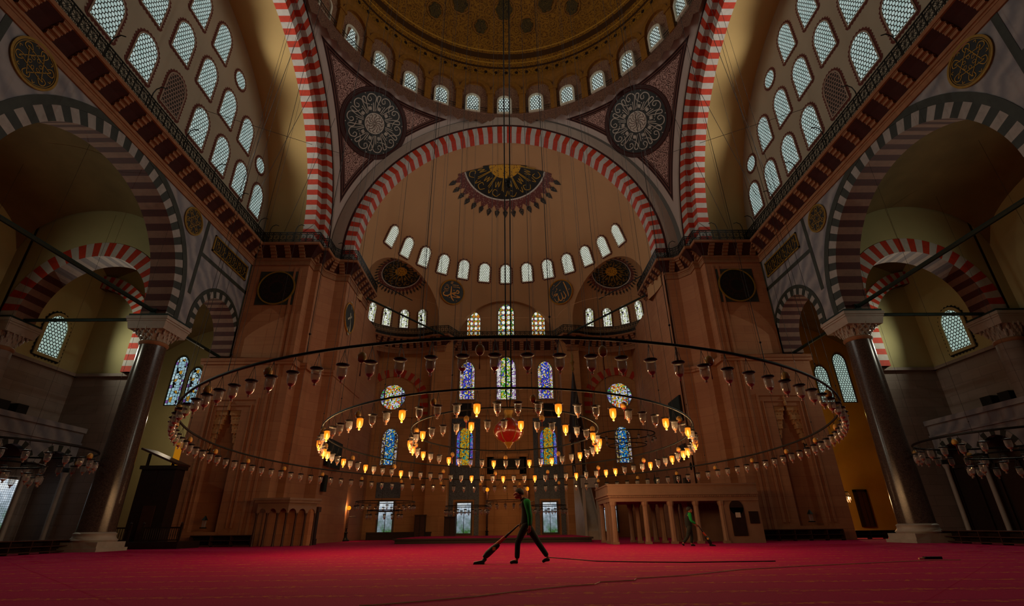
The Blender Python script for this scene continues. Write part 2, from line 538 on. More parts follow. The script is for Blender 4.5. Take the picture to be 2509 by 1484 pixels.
def arch(mb, fr, cu, cv, ri, ro, d0, d1, n, mf=(0, 1), ms=None, t0=0.0, t1=PI, sub=2, legs=0.0, nl=0, back=True):
    """voussoir ring; mf front materials, ms soffit materials (alternating)"""
    ms = ms or mf
    for i in range(n):
        for k in range(sub):
            a = t0 + (t1 - t0) * (i + k / sub) / n
            b = t0 + (t1 - t0) * (i + (k + 1) / sub) / n
            P = lambda t, r, d: fr(cu + r * cos(t), cv + r * sin(t), d)
            mb.quad(P(a, ri, d0), P(a, ro, d0), P(b, ro, d0), P(b, ri, d0), mf[i % 2])
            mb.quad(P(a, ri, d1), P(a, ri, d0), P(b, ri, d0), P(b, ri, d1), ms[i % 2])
            mb.quad(P(a, ro, d0), P(a, ro, d1), P(b, ro, d1), P(b, ro, d0), mf[i % 2])
            if back: mb.quad(P(a, ri, d1), P(b, ri, d1), P(b, ro, d1), P(a, ro, d1), mf[i % 2])
    if legs:
        for sg, end in ((1, 0), (-1, n - 1)):
            if (t0 > .1 and sg == 1) or (t1 < PI - .1 and sg == -1): continue
            for j in range(nl):
                v0, v1 = cv - legs * j / nl, cv - legs * (j + 1) / nl
                i = (end + 1 + j) if sg == 1 else (end + 1 + j)
                u0, u1 = cu + sg * ri, cu + sg * ro
                mb.quad(fr(u0, v0, d0), fr(u1, v0, d0), fr(u1, v1, d0), fr(u0, v1, d0), mf[i % 2])
                mb.quad(fr(u0, v0, d1), fr(u0, v0, d0), fr(u0, v1, d0), fr(u0, v1, d1), ms[i % 2])
                mb.quad(fr(u0, v0, d1), fr(u1, v0, d1), fr(u1, v1, d1), fr(u0, v1, d1), mf[i % 2])
                mb.quad(fr(u1, v0, d0), fr(u1, v0, d1), fr(u1, v1, d1), fr(u1, v1, d0), mf[i % 2])


def ring_face(mb, fr, cu, cv, ri, ro, d, n, mi, t0=0.0, t1=PI, legs=0.0, th=.03):
    for i in range(n):
        a, b = t0 + (t1 - t0) * i / n, t0 + (t1 - t0) * (i + 1) / n
        P = lambda t, r, q: fr(cu + r * cos(t), cv + r * sin(t), q)
        mb.quad(P(a, ri, d), P(a, ro, d), P(b, ro, d), P(b, ri, d), mi)
        mb.quad(P(a, ri, d + th), P(a, ri, d), P(b, ri, d), P(b, ri, d + th), mi)
        mb.quad(P(a, ro, d), P(a, ro, d + th), P(b, ro, d + th), P(b, ro, d), mi)
    if legs:
        for sg in (1, -1):
            u0, u1 = cu + sg * ri, cu + sg * ro
            mb.quad(fr(u0, cv, d), fr(u1, cv, d), fr(u1, cv - legs, d), fr(u0, cv - legs, d), mi)
            mb.quad(fr(u0, cv, d + th), fr(u0, cv, d), fr(u0, cv - legs, d), fr(u0, cv - legs, d + th), mi)


SIDE = {-1: 'left', 1: 'right'}

# ------------------------------------------------------------------ floor
mb = MB(); mb.grid(lambda u, v: (-34 + 68 * u, -6 + 58 * v, 0), 34, 29)
struct('floor', mb, M['carpet'])

# ------------------------------------------------------------------ great striped arches
for s in (-1, 1):
    fr = fr_x(s * A_)
    t = thing('striped_arch', 'great red and white striped side arch on the %s of the dome, two stepped orders' % SIDE[s], 'arch', (s * A_, Y0, 21.0), 'great striped arches under the dome')
    mb = MB(); arch(mb, fr, Y0, Z0, 13.26, 14.45, 0, .5, 90, (0, 1), legs=1.3, nl=3, sub=1)
    obj('outer_order', mb, [M['red'], M['white']], t)
    mb = MB(); arch(mb, fr, Y0, Z0, 12.35, 13.4, .45, 1.3, 90, (0, 1), legs=1.3, nl=3, sub=1)
    obj('inner_order', mb, [M['red'], M['white']], t)
    mb = MB(); ring_face(mb, fr, Y0, Z0, 14.45, 14.68, -.03, 60, 0, legs=1.3); ring_face(mb, fr, Y0, Z0, 14.68, 15.03, -.02, 60, 1, legs=1.3)
    obj('painted_border', mb, [M['outline'], M['whiteband']], t)

fr = fr_y(YQ - .1, AX)
t = thing('striped_arch', 'great red and white striped arch framing the half dome ahead', 'arch', (AX, YQ, 21.0), 'great striped arches under the dome')
mb = MB(); arch(mb, fr, 0, Z0, 12.75, 13.6, 0, 1.3, 89, (1, 0), legs=1.3, nl=3, sub=1)
obj('voussoir_ring', mb, [M['red'], M['white']], t)
mb = MB(); ring_face(mb, fr, 0, Z0, 13.6, 13.78, -.03, 60, 0, legs=1.3); ring_face(mb, fr, 0, Z0, 13.78, 14.75, -.02, 60, 1, legs=1.3)
obj('painted_border', mb, [M['outline'], M['whiteband']], t)

# ------------------------------------------------------------------ pendentives
SR = A_ * sqrt(2)


def pend_mat():
    t, k, g, v = arabesque('pendentive_arabesque', '3a1712', 'b08d82', 1.35, .6)
    s = t.n('SeparateXYZ', {0: t.obj()})
    ex = t.math('DIVIDE', t.math('SUBTRACT', A_, t.math('ABSOLUTE', s.outputs[0])), .72)
    ey = t.math('DIVIDE', t.math('SUBTRACT', YQ, s.outputs[1]), .72)
    ez = t.math('DIVIDE', t.math('SUBTRACT', Z0 + A_, s.outputs[2]), .72)
    e = t.math('MINIMUM', t.math('MINIMUM', ex, ey), t.math('SUBTRACT', ez, .55))
    col = t.mix(k, lin(g), lin(v))
    ln = t.math('LESS_THAN', t.math('ABSOLUTE', t.math('SUBTRACT', t.math('FRACT', t.math('MULTIPLY', e, 5.2)), .5)), .1)
    brd = t.mix(ln, lin('2c0e0b'), lin('7a5346'))
    col = t.mix(t.math('LESS_THAN', e, .95), col, brd)
    col = t.mix(t.math('LESS_THAN', e, .48), col, lin('a89a92'))
    return t.done(t.bsdf(col, .8))


M['pend'] = pend_mat()


def pend_pt(s, z, q):
    r = sqrt(max(SR * SR - (z - Z0) ** 2, A_ * A_))
    a = math.acos(min(1, A_ / r)); th = a + (PI / 2 - 2 * a) * q
    return Vector((s * r * cos(th), Y0 + r * sin(th), z))


for s in (-1, 1):
    mb = MB(); mb.grid(lambda u, v: pend_pt(s, Z0 + A_ * (1 - (1 - v) ** 1.0), u), 40, 40)
    struct('ceiling_pendentive_' + SIDE[s], mb, M['pend'], 40)

# ------------------------------------------------------------------ main dome
def dome_mat():
    t, k, g, v = arabesque('gilded_dome_painting', '6b4413', 'a9761f', .8, .7)
    o = t.obj(); s = t.n('SeparateXYZ', {0: o}); z = s.outputs[2]
    col = t.mix(k, lin(g), lin(v))
    nz = t.noise(o, .7, 3)
    col = t.mix(t.math('MULTIPLY', nz, .6), col, lin('50300c'))
    for zz, w, c in ((43.6, .12, '3a2208'), (44.2, .05, 'b98a30'), (44.9, .3, '432808'), (45.5, .06, 'b98a30')):
        col = t.mix(t.math('LESS_THAN', t.math('ABSOLUTE', t.math('SUBTRACT', z, zz)), w), col, lin(c))
    # dots along the lower band
    at = t.math('ARCTAN2', t.math('SUBTRACT', s.outputs[1], Y0), s.outputs[0])
    da = t.math('ABSOLUTE', t.math('SUBTRACT', t.math('FRACT', t.math('MULTIPLY', at, 90 / (2 * PI))), .5))
    dz = t.math('ABSOLUTE', t.math('SUBTRACT', z, 43.05))
    dot = t.math('LESS_THAN', t.math('ADD', t.math('POWER', t.math('MULTIPLY', da, 1.05), 2), t.math('POWER', dz, 2)), .03)
    col = t.mix(dot, col, lin('20130a'))
    return t.done(t.bsdf(col, .6, .25))


M['dome'] = dome_mat()
prof = [(15.0, 41.2)] + [(15 * cos(a), 41.2 + 15 * sin(a)) for a in [i * PI / 2 / 24 for i in range(1, 24)]] + [(.01, 56.2)]
mb = MB(); mb.lathe(prof, (0, Y0, 0), 96, cap=False)
DOME = struct('ceiling_dome', mb, M['dome'], 50)
M['drum'] = plain('drum_plaster', '8d6a3c', .8, var=.12, sc=1.2)
M['drumniche'] = arab_mat('drum_niche_painting', '8f6f50', '6d4436', 1.6)
M['gildstone'] = plain('gilded_pilaster', '8f5f22', .6, .2, var=.25, sc=4)
ND = 30
mb = MB(); mb.lathe([(15.02, 37.2), (15.0, 41.25)], (0, Y0, 0), 120, cap=False)
struct('wall_drum', mb, M['drumniche'], 50)


def shown(p, mg=60):
    """is the point inside the frame (a margin of mg pixels)?"""
    q = _R.transposed() @ (Vector(p) - Vector((0, 0, CAM_H)))
    if q.z > -.2: return False
    x = 1254.5 + F_PX * q.x / -q.z; y = 742 - F_PX * q.y / -q.z
    return -mg < x < 2509 + mg and -mg < y < 1484 + mg


# lambrequin frieze under the drum, ledge and low rail
M['frieze'] = arab_mat('brown_lambrequin_frieze', '34190f', '7d5a46', 3.2)
mb = MB(); n = 480
low = lambda k: 36.5 + .28 * abs(sin(PI * k / 4)) + .1 * (k % 4 == 2)
vs = []
for k in range(n):
    a = 2 * PI * k / n
    vs += [(14.97 * cos(a), Y0 + 14.97 * sin(a), 36.62 - (.5 if k % 6 == 0 else .32 if k % 6 in (1, 5) else .2 if k % 6 in (2, 4) else 0)),
           (14.9 * cos(a), Y0 + 14.9 * sin(a), 37.3), (14.8 * cos(a), Y0 + 14.8 * sin(a), 37.42), (15.05 * cos(a), Y0 + 15.05 * sin(a), 37.45)]
fs = []
for k in range(n):
    j = (k + 1) % n
    for i in range(3): fs.append((4 * k + i, 4 * j + i, 4 * j + i + 1, 4 * k + i + 1))
mb.add(vs, fs)
struct('trim_drum_frieze', mb, M['frieze'])
mb = MB()
mb.tube([(14.82 * cos(2 * PI * k / 120), Y0 + 14.82 * sin(2 * PI * k / 120), 38.05) for k in range(120)], .035, 4, closed=True)
mb.tube([(14.82 * cos(2 * PI * k / 120), Y0 + 14.82 * sin(2 * PI * k / 120), 37.75) for k in range(120)], .02, 4, closed=True)
for k in range(180):
    a = 2 * PI * k / 180; c, q = cos(a), sin(a)
    mb.tube([(14.82 * c, Y0 + 14.82 * q, 37.42), (14.82 * c, Y0 + 14.82 * q, 38.05)], .018, 3, cap=False)
rl = obj('drum_railing', mb, M['iron']); tag(rl, 'thin black railing circling the foot of the dome drum', 'railing')

# ------------------------------------------------------------------ windows
NWIN = [0]


def outline(w, h, n=10, point=.0):
    """arched outline bottom-left -> top -> bottom-right, in (u, v) with u centred; round head"""
    r = w / 2; p = [(-r, 0)]
    for i in range(n + 1):
        a = PI - PI * i / n
        p.append((r * cos(a), h - r + r * sin(a) * (1 + point)))
    p.append((r, 0))
    return p


def circ_outline(r, n=24):
    return [(r * cos(-2 * PI * i / n - PI / 2), r + r * sin(-2 * PI * i / n - PI / 2)) for i in range(n)]


def offset(pl, d, closed=True):
    n = len(pl); out = []
    for i in range(n):
        a, b, c = pl[i - 1], pl[i], pl[(i + 1) % n]
        t1 = Vector((b[0] - a[0], b[1] - a[1])).normalized(); t2 = Vector((c[0] - b[0], c[1] - b[1])).normalized()
        nn = Vector((-t1.y - t2.y, t1.x + t2.x)); l = nn.length
        nn = nn / l if l > 1e-6 else Vector((-t1.y, t1.x))
        k = d / max(.55, nn.dot(Vector((-t1.y, t1.x))))
        out.append((b[0] + nn.x * k, b[1] + nn.y * k))
    return out


def resample(pl, step):
    out = []; n = len(pl)
    for i in range(n):
        a, b = Vector(pl[i]), Vector(pl[(i + 1) % n]); m = max(1, round((b - a).length / step))
        out += [tuple(a.lerp(b, k / m)) for k in range(m)]
    return out


def window(fr, u, v, w, h, mat, frame=None, fw=.07, proud=.06, border=None, bstep=.13, shape='arch', point=.0, border_w=(.10, .2), dp=.03):
    """fr: frame on the wall (w axis into the wall). A window: pane with frame moulding and painted scalloped border."""
    NWIN[0] += 1
    pl = circ_outline(w / 2) if shape == 'round' else ([(-w / 2, 0), (-w / 2, h), (w / 2, h), (w / 2, 0)] if shape == 'rect' else outline(w, h, 12, point))
    g = lambda p, d: fr(u + p[0], v + p[1], d)
    mb = MB(); n = len(pl); cen = (0, h / 2)
    mb.add([g(p, -dp) for p in pl], [tuple(range(n))], 0, [(p[0], p[1]) for p in pl])
    o = struct('window_%d' % NWIN[0], mb, mat)
    if frame:
        mb = MB(); q = offset(pl, fw)
        for i in range(n):
            j = (i + 1) % n
            mb.quad(g(pl[i], -proud), g(q[i], -proud), g(q[j], -proud), g(pl[j], -proud))
            mb.quad(g(pl[i], 0), g(pl[i], -proud), g(pl[j], -proud), g(pl[j], 0))
            mb.quad(g(q[i], -proud), g(q[i], 0), g(q[j], 0), g(q[j], -proud))
        obj('window_frame', mb, frame, o)
    if border:
        mb = MB(); rs = resample(offset(pl, fw), bstep); q1 = offset(rs, border_w[0]); q2 = offset(rs, border_w[1]); m = len(rs)
        ring = [q2[i] if i % 2 else q1[i] for i in range(m)]
        for i in range(m):
            j = (i + 1) % m
            mb.quad(g(rs[i], .016 - dp), g(ring[i], .016 - dp), g(ring[j], .016 - dp), g(rs[j], .016 - dp))
        obj('painted_border', mb, border, o)
    return o


M['scallop'] = plain('maroon_scalloped_border', '55261f', .85, var=.2, sc=8)
M['wframe'] = plain('window_frame_stone', '8b7a6a', .8, var=.1)
M['wframe2'] = plain('pale_reveal', 'c9c3ae', .8, var=.06)

# tympanum walls with their windows
for s in (-1, 1):
    fr = fr_x(s * XT)
    mb = MB(); n = 48
    top = [(Y0 + RB * cos(PI * i / n), Z0 + RB * sin(PI * i / n)) for i in range(n + 1)]
    mb.add([fr(p[0], p[1]) for p in top] + [fr(Y0 - RB, 19.5), fr(Y0 + RB, 19.5)], [tuple(range(n + 3))])
    struct('wall_%s_tympanum' % SIDE[s], mb, M['cream'])
    mb = MB()
    mb.grid(lambda a, b: fr(Y0 + RB * cos(PI * a), Z0 + RB * sin(PI * a), -4.2 * b), 64, 4)
    for sg in (-1, 1):
        mb.quad(fr(Y0 + sg * RB, 19.5, 0), fr(Y0 + sg * RB, Z0, 0), fr(Y0 + sg * RB, Z0, -4.2), fr(Y0 + sg * RB, 19.5, -4.2))
    struct('ceiling_barrel_' + SIDE[s], mb, M['barrel'], 40)
    for row, (z, h, ys) in enumerate(((24.0, 2.55, [13.45 + 2.7 * k for k in range(8)]), (27.85, 2.5, [15.55 + 2.7 * k for k in range(6)]), (31.65, 2.55, [15.8 + 2.7 * k for k in range(4)]))):
        for y in ys:
            if row == 1: y -= .03
            c = y + .75
            if not shown(fr(c, z + h), 30) and not shown(fr(c, z), 30): continue
            blind = row == 0 and abs(c - 21.6) < .7
            window(fr, c, z, 1.52, h, M['pane_blind' if blind else 'pane_tymp'], M['wframe'], .09, .05, M['scallop'], .12, point=.12)
    for y, z in ((27.42, 32.26), (32.45, 28.28)):
        window(fr, y, z - .62, 1.24, 1.24, M['pane_tymp'], M['wframe'], .08, .05, M['scallop'], .11, shape='round')

# drum windows with niches
for k in range(ND):
    a = 2 * PI * (k + .5) / ND
    rad = Vector((cos(a), sin(a), 0)); tan = Vector((-sin(a), cos(a), 0))
    c = Vector((AX, Y0, 0)) + rad * 14.86
    if not shown(c + Vector((0, 0, 38.5)), 40) or c.y < Y0: continue
    fr = Fr(c, -tan if True else tan, (0, 0, 1), rad)
    window(fr, 0, 37.55, 1.12, 1.95, M['pane_dome'], M['wframe2'], .16, .2)
mb = MB()
for k in range(ND):
    a = 2 * PI * k / ND; c = Vector((0, Y0, 0)) + Vector((cos(a), sin(a), 0)) * 15.0
    if not shown(c + Vector((0, 0, 40)), 150): continue
    rad = Vector((cos(a), sin(a), 0)); tan = Vector((-sin(a), cos(a), 0))
    mb.obox(c - tan * .3 + Vector((0, 0, 37.4)), tan * .6, -rad * .28, Vector((0, 0, 2.5)))
    mb.obox(c - tan * .42 + Vector((0, 0, 39.85)), tan * .84, -rad * .36, Vector((0, 0, .25)))
    a2 = a + PI / ND; c2 = Vector((0, Y0, 0)) + Vector((cos(a2), sin(a2), 0)) * 14.95
    rad2 = Vector((cos(a2), sin(a2), 0)); tan2 = Vector((-sin(a2), cos(a2), 0))
    ring_face(mb, Fr(c2, tan2, (0, 0, 1), rad2), 0, 40.1, 1.16, 1.57, -.26, 14, 0, th=.3)
struct('trim_drum_niches', mb, M['gildstone'])
mb = MB(); mb.lathe([(15.02, 41.0), (14.85, 41.7), (14.7, 42.2), (14.75, 42.5)], (0, Y0, 0), 120, cap=False)
struct('trim_dome_ledge', mb, M['gildstone'], 60)
# dark painted cartouches on the dome
M['cartouche'] = arab_mat('dark_blue_cartouche', '14130f', '5e4a1c', 2.0)


def on_sphere(px, py, c, R):
    d = ray(px, py); o = Vector((0, 0, CAM_H)) - Vector(c)
    a, b, q = d.dot(d), 2 * o.dot(d), o.dot(o) - R * R
    dd = max(0, b * b - 4 * a * q)
    return Vector((0, 0, CAM_H)) + d * ((-b + sqrt(dd)) / 2 / a)


def disc_frame(p, c):
    """frame of a disc lying on the inside of a sphere round c at p: w away from the hall"""
    w = (p - Vector(c)).normalized(); u = Vector((0, 0, 1)).cross(w)
    u = -u.normalized() if u.length > .01 else Vector((1, 0, 0)); v = w.cross(u) * -1
    if v.z < 0: v = -v
    return Fr(p, u, v, w)


mb = MB()
for px, py, r in ((1235, 25, 1.0), (1128, 8, .9), (1066, 26, .75), (1337, 8, .9), (1402, 18, .75), (1178, 66, .72), (1291, 64, .72)):
    p = on_sphere(px, py, (0, Y0, 41.2), 15); fr = disc_frame(p, (0, Y0, 41.2))
    n = 20; rr = [r * (1 + .12 * cos(6 * 2 * PI * i / n)) for i in range(n)]
    mb.add([fr(rr[i] * cos(2 * PI * i / n) * .8, rr[i] * sin(2 * PI * i / n), -.12) for i in range(n)], [tuple(range(n))])
    ring_face(mb, fr, 0, 0, r * 1.05, r * 1.2, -.13, 20, 1, 0, 2 * PI)
obj('painted_cartouche', mb, [M['cartouche'], M['gildstone']], DOME)

# ------------------------------------------------------------------ half dome, exedrae and central recess (one cavity)
def solid_cyl_dome(c, R, z0, zs, n=64, m=16):
    prof = [(0.0, z0), (R, z0), (R, zs)] + [(R * cos(a), zs + R * sin(a)) for a in [PI / 2 * i / m for i in range(1, m)]] + [(0.0, zs + R)]
    vs = [(c[0], c[1], z0)]; fs = []
    rings = prof[1:-1]
    for r, z in rings:
        vs += [(c[0] + r * cos(2 * PI * k / n), c[1] + r * sin(2 * PI * k / n), z) for k in range(n)]
    vs.append((c[0], c[1], zs + R))
    for k in range(n):
        j = (k + 1) % n
        fs.append((0, 1 + j, 1 + k))
        for i in range(len(rings) - 1):
            fs.append((1 + i * n + k, 1 + i * n + j, 1 + (i + 1) * n + j, 1 + (i + 1) * n + k))
        fs.append((1 + (len(rings) - 1) * n + k, 1 + (len(rings) - 1) * n + j, len(vs) - 1))
    return vs, fs


def temp(vs, fs):
    me = bpy.data.meshes.new('tmp'); me.from_pydata(vs, [], fs); me.update()
    o = bpy.data.objects.new('tmp', me); COL.objects.link(o); return o


ZB = 19.4   # floor level of the apse gallery
base = temp(*solid_cyl_dome((AX, HC), HR, ZB, HZ, 96, 24))
ops = [temp(*solid_cyl_dome((AX + s * EX, EY), ER, ZB - .01 * s - .02, EZ, 64, 16)) for s in (-1, 1)]
n = 32; r = 5.4; zr = 18.6; t0 = math.asin((ZB - .05 - zr) / r)
pl = [(AX + r * cos(t0 + (PI - 2 * t0) * i / n), zr + r * sin(t0 + (PI - 2 * t0) * i / n)) for i in range(n + 1)]
mbx = MB(); m = len(pl)
ops.append(temp([(p[0], 44, p[1]) for p in pl] + [(p[0], YW, p[1]) for p in pl],
                [tuple(range(m - 1, -1, -1)), tuple(range(m, 2 * m))] + [(i, (i + 1) % m, m + (i + 1) % m, m + i) for i in range(m)]))
for o in ops:
    b = base.modifiers.new('u', 'BOOLEAN'); b.operation = 'UNION'; b.object = o; b.solver = 'EXACT'
bpy.context.view_layer.update()
dg = bpy.context.evaluated_depsgraph_get()
me = bpy.data.meshes.new_from_object(base.evaluated_get(dg))
bm = bmesh.new(); bm.from_mesh(me)
bmesh.ops.recalc_face_normals(bm, faces=bm.faces)
bmesh.ops.bisect_plane(bm, geom=bm.verts[:] + bm.edges[:] + bm.faces[:], plane_co=(0, HC + .05, 0), plane_no=(0, -1, 0), clear_outer=True)
bmesh.ops.delete(bm, geom=[f for f in bm.faces if f.normal.z < -.95 and f.calc_center_median().z < ZB + .1], context='FACES')
bmesh.ops.reverse_faces(bm, faces=bm.faces)
bm.to_mesh(me); bm.free()
me.materials.clear(); me.materials.append(M['pinkplaster'])
me.polygons.foreach_set('use_smooth', [True] * len(me.polygons)); me.set_sharp_from_angle(angle=math.radians(24))
me.name = 'ceiling_half_dome'
for o in ops + [base]: bpy.data.objects.remove(o)
HD = link('ceiling_half_dome', me); HD['kind'] = 'structure'
# arch edges: slim painted ring round the central recess
mb = MB(); ring_face(mb, fr_y(50.1, AX), 0, zr, r, r + .12, -.1, 40, 0, t0, PI - t0, th=.3)
struct('trim_recess_arch', mb, M['pinkplaster'])

# half dome windows
hc = Vector((AX, HC, HZ))
for k in range(-6, 7):
    a = math.radians(11.35 * k); z = 26.95 + .05 * abs(k)
    rr = sqrt(HR * HR - (z - HZ) ** 2)
    p = hc + Vector((rr * sin(a), rr * cos(a), z - HZ)); fr = disc_frame(p, hc)
    window(fr, 0, -.98, 1.08, 1.95, M['pane_half'], M['wframe2'], .09, .17, M['scallop'], .13, point=.05, border_w=(.06, .17), dp=.12)
# exedra windows
for s in (-1, 1):
    for a in (-54, -33, -11, 12):
        q = math.radians(a) if s < 0 else math.radians(-a)
        ec = Vector((AX + s * EX, EY, EZ)); el = math.radians(6.5)
        p = ec + Vector((sin(q) * cos(el), cos(q) * cos(el), sin(el))) * ER; fr = disc_frame(p, ec)
        window(fr, 0, -.98, .82, 1.95, M['st_plain'], M['wframe2'], .07, .2, M['scallop'], .13, point=.1, border_w=(.05, .15), dp=.14)
# three windows in the central recess
fr = fr_y(YW - .02, AX)
window(fr, 0, 20.0, 1.7, 3.4, M['st_round_g'], M['wframe'], .08, .06, point=.3)
for s in (-1, 1): window(fr, s * 3.55, 20.0, 1.4, 2.55, M['st_round_o'], M['wframe'], .08, .06, point=.3)

# ------------------------------------------------------------------ lower apse walls
YS = 49.6   # side bays of the qibla wall
mb = MB()
for s in (-1, 1):
    x0, x1 = AX + s * 13.25, AX + s * 5.55
    mb.quad((x0, YS, 0), (x1, YS, 0), (x1, YS, ZB), (x0, YS, ZB))
    mb.quad((x1, YS, 0), (x1, YW, 0), (x1, YW, ZB), (x1, YS, ZB))
for s in (-1, 1): mb.box((AX + s * 5.55, 48.4, 0), (AX + s * 7.5, YS + .1, ZB))
mb.quad((AX - 5.55, YW, 0), (AX + 5.55, YW, 0), (AX + 5.55, YW, ZB), (AX - 5.55, YW, ZB))
struct('wall_front', mb, M['wall'])
for s in (-1, 1):
    mb = MB(); x = AX + s * 13.25
    mb.quad((x, 36.5, 0), (x, YS, 0), (x, YS, ZB), (x, 36.5, ZB)); mb.quad((x, 36.5, ZB), (x, 43.2, ZB), (x, 43.2, 22.2), (x, 36.5, 22.2))
    struct('wall_%s_apse' % SIDE[s], mb, M['pier'])
# gallery plate between the exedra edge and the walls
mb = MB()
for s in (-1, 1):
    cx = AX + s * EX; n = 40
    for i in range(n):
        q = []
        for t in (i / n, (i + 1) / n):
            a = math.radians(185 - 130 * t) if s < 0 else math.radians(-5 + 130 * t)
            d = Vector((cos(a), sin(a)));
            k = 99
            if d.x * s > 1e-6: k = min(k, (16.5 - EX) / abs(d.x))
            elif abs(d.x) > 1e-6: k = min(k, (EX - 5.2) / abs(d.x))
            if d.y > 1e-6: k = min(k, (YW + .2 - EY) / d.y)
            q += [(cx + 4.6 * d.x, EY + 4.6 * d.y), (cx + k * d.x, EY + k * d.y)]
        for z in (ZB, ZB + .2):
            mb.quad((*q[0], z), (*q[1], z), (*q[3], z), (*q[2], z))
mb.box((AX - 5.6, 49.45, ZB), (AX + 5.6, YW + .1, ZB + .2))
struct('ceiling_apse_gallery', mb, M['pinkplaster'])
# string courses
mb = MB()
for s in (-1, 1):
    mb.box((AX + s * 13.25, YS - .12, 11.0), (AX + s * 5.5, YS + .02, 11.25))
mb.box((AX - 5.5, YW - .12, 11.3), (AX + 5.5, YW + .02, 11.6))
struct('trim_qibla_string_course', mb, M['wall'])

# stained glass and daylight windows of the qibla wall
fr = fr_y(YW - .02, AX); frs = fr_y(YS - .02, AX)
window(fr, 0, 12.95, 1.95, 4.2, M['st_center'], M['wframe'], .12, .1, point=.35)
for s in (-1, 1):
    window(fr, s * 4.1, 13.0, 1.5, 3.7, M['st_blue'], M['wframe'], .12, .1, point=.35)
    window(fr, s * 4.15, 6.5, 1.6, 3.3, M['st_tile_y'], M['wframe'], .1, .08, point=.3)
    window(frs, s * 11.4, 6.5, 1.5, 3.15, M['st_sky'], M['wframe'], .1, .08, point=.3)
    window(frs, s * 11.5, 12.05 - .25, 2.5, 2.5, M['st_rose'], M['wframe'], .06, .06, shape='round')
    # red and white arch over the rose window
    t = thing('striped_arch', 'red and white wall arch round the %s rose window of the qibla wall' % SIDE[s], 'arch', (AX + s * 11.2, YS, 11.3), 'rose window arches')
    zc = on_y(967, 923, YS).z - 2.75; mb = MB(); arch(mb, frs, s * 11.45, zc, 2.75, 3.55, -.1, .05, 23, (1, 0), sub=2, back=False, legs=1.8, nl=4)
    if True:
        for q in (-1, 1):
            pass
    obj('voussoir_ring', mb, [M['red'], M['pinkplaster']], t)


def daylight(fr, u, v, w, h, frame):
    o = window(fr, u, v, w, h, M['clear'], frame, .14, .1, shape='rect')
    mb = MB(); g = lambda a, b, c: fr(u + a, v + b, c)
    zt = h * .68
    for a0, a1, b0, b1 in ((-w / 2, w / 2, zt - .04, zt + .04), (-.03, .03, 0, zt)):
        mb.add([g(a0, b0, -.07), g(a1, b0, -.07), g(a1, b1, -.07), g(a0, b1, -.07), g(a0, b0, -.03), g(a1, b0, -.03), g(a1, b1, -.03), g(a0, b1, -.03)],
               [(0, 1, 2, 3), (0, 4, 5, 1), (2, 6, 7, 3), (0, 3, 7, 4), (1, 5, 6, 2)])
    obj('mullion', mb, M['wood'], o)
    return o


M['stoneframe'] = plain('grey_window_surround', '57524c', .7, var=.15)
for s in (-1, 1):
    daylight(fr, s * 4.05, .45, 1.32, 2.6, M['stoneframe'])
    if s < 0: daylight(frs, s * 11.2, .5, 1.3, 2.7, M['stoneframe'])
daylight(frs, 9.5, .5, 1.3, 2.7, M['stoneframe'])


def tile_mat():
    t, k, g, v = arabesque('blue_iznik_tile', '20242b', '5c6672', 2.4, .8)
    return t.done(t.bsdf(t.mix(k, lin(g), lin(v)), .3))


M['tile'] = tile_mat()
for s in (-1, 1):
    mb = MB(); x = AX + s * 4.1
    for a0, a1, b0, b1 in ((-1.45, -1.0, 0, 11.0), (1.0, 1.45, 0, 11.0), (-1.0, 1.0, 3.35, 6.3), (-1.0, 1.0, 10.15, 11.0)):
        mb.box((x + a0, YW - .07, b0), (x + a1, YW - .01, b1))
    o = obj('tile_panel', mb, M['tile']); tag(o, 'tall dark blue floral tile panel round the stained window %s of the mihrab' % SIDE[s], 'tile panel', 'tile panels beside the mihrab')
mb = MB(); mb.box((AX - 12.3, YS - .06, 3.5), (AX - 10.0, YS - .01, 4.9)); o = obj('tile_panel', mb, M['tile'])
tag(o, 'dark blue tile panel above the far left daylight window', 'tile panel')

# mihrab niche
t = thing('mihrab', 'tall dark stone prayer niche panel in the centre of the qibla wall', 'mihrab', (AX, YW, 0))
mb = MB(); mb.box((AX - 1.9, YW - .35, 0), (AX - 1.25, YW, 7.2)); mb.box((AX + 1.25, YW - .35, 0), (AX + 1.9, YW, 7.2)); mb.box((AX - 1.9, YW - .35, 5.6), (AX + 1.9, YW, 7.2))
mb.box((AX - 2.05, YW - .45, 7.2), (AX + 2.05, YW, 7.5))
obj('frame', mb, M['wall'], t)
mb = MB(); mb.grid(lambda u, v: (AX + 1.25 * cos(PI * u), YW - .3 + .28 * sin(PI * u), 4.2 * v), 16, 1); obj('niche', mb, M['wall'], t, 50)
mb = MB()
for k in range(7):
    w = 1.25 * (1 - k / 7); z = 4.2 + k * .2; mb.box((AX - 1.25, YW - .3 + .03 * k, z), (AX - w * .85, YW - .02, z + .2)); mb.box((AX + w * .85, YW - .3 + .03 * k, z), (AX + 1.25, YW - .02, z + .2))
obj('stalactite_hood', mb, M['wall'], t)
mb = MB(); mb.box((AX - 1.7, YW - .47, 6.0), (AX + 1.7, YW - .36, 7.0)); obj('inscription_panel', mb, M['blackpanel'], t)

# ------------------------------------------------------------------ piers
PIERP = [(-W, YP), (-15.4, YP), (-15.4, 34.6), (-14.97, 34.6), (-14.97, 35.5), (-14.24, 36.4), (-13.25, 36.5)]


def mir(p, s): return (p[0] * -s, *p[1:])


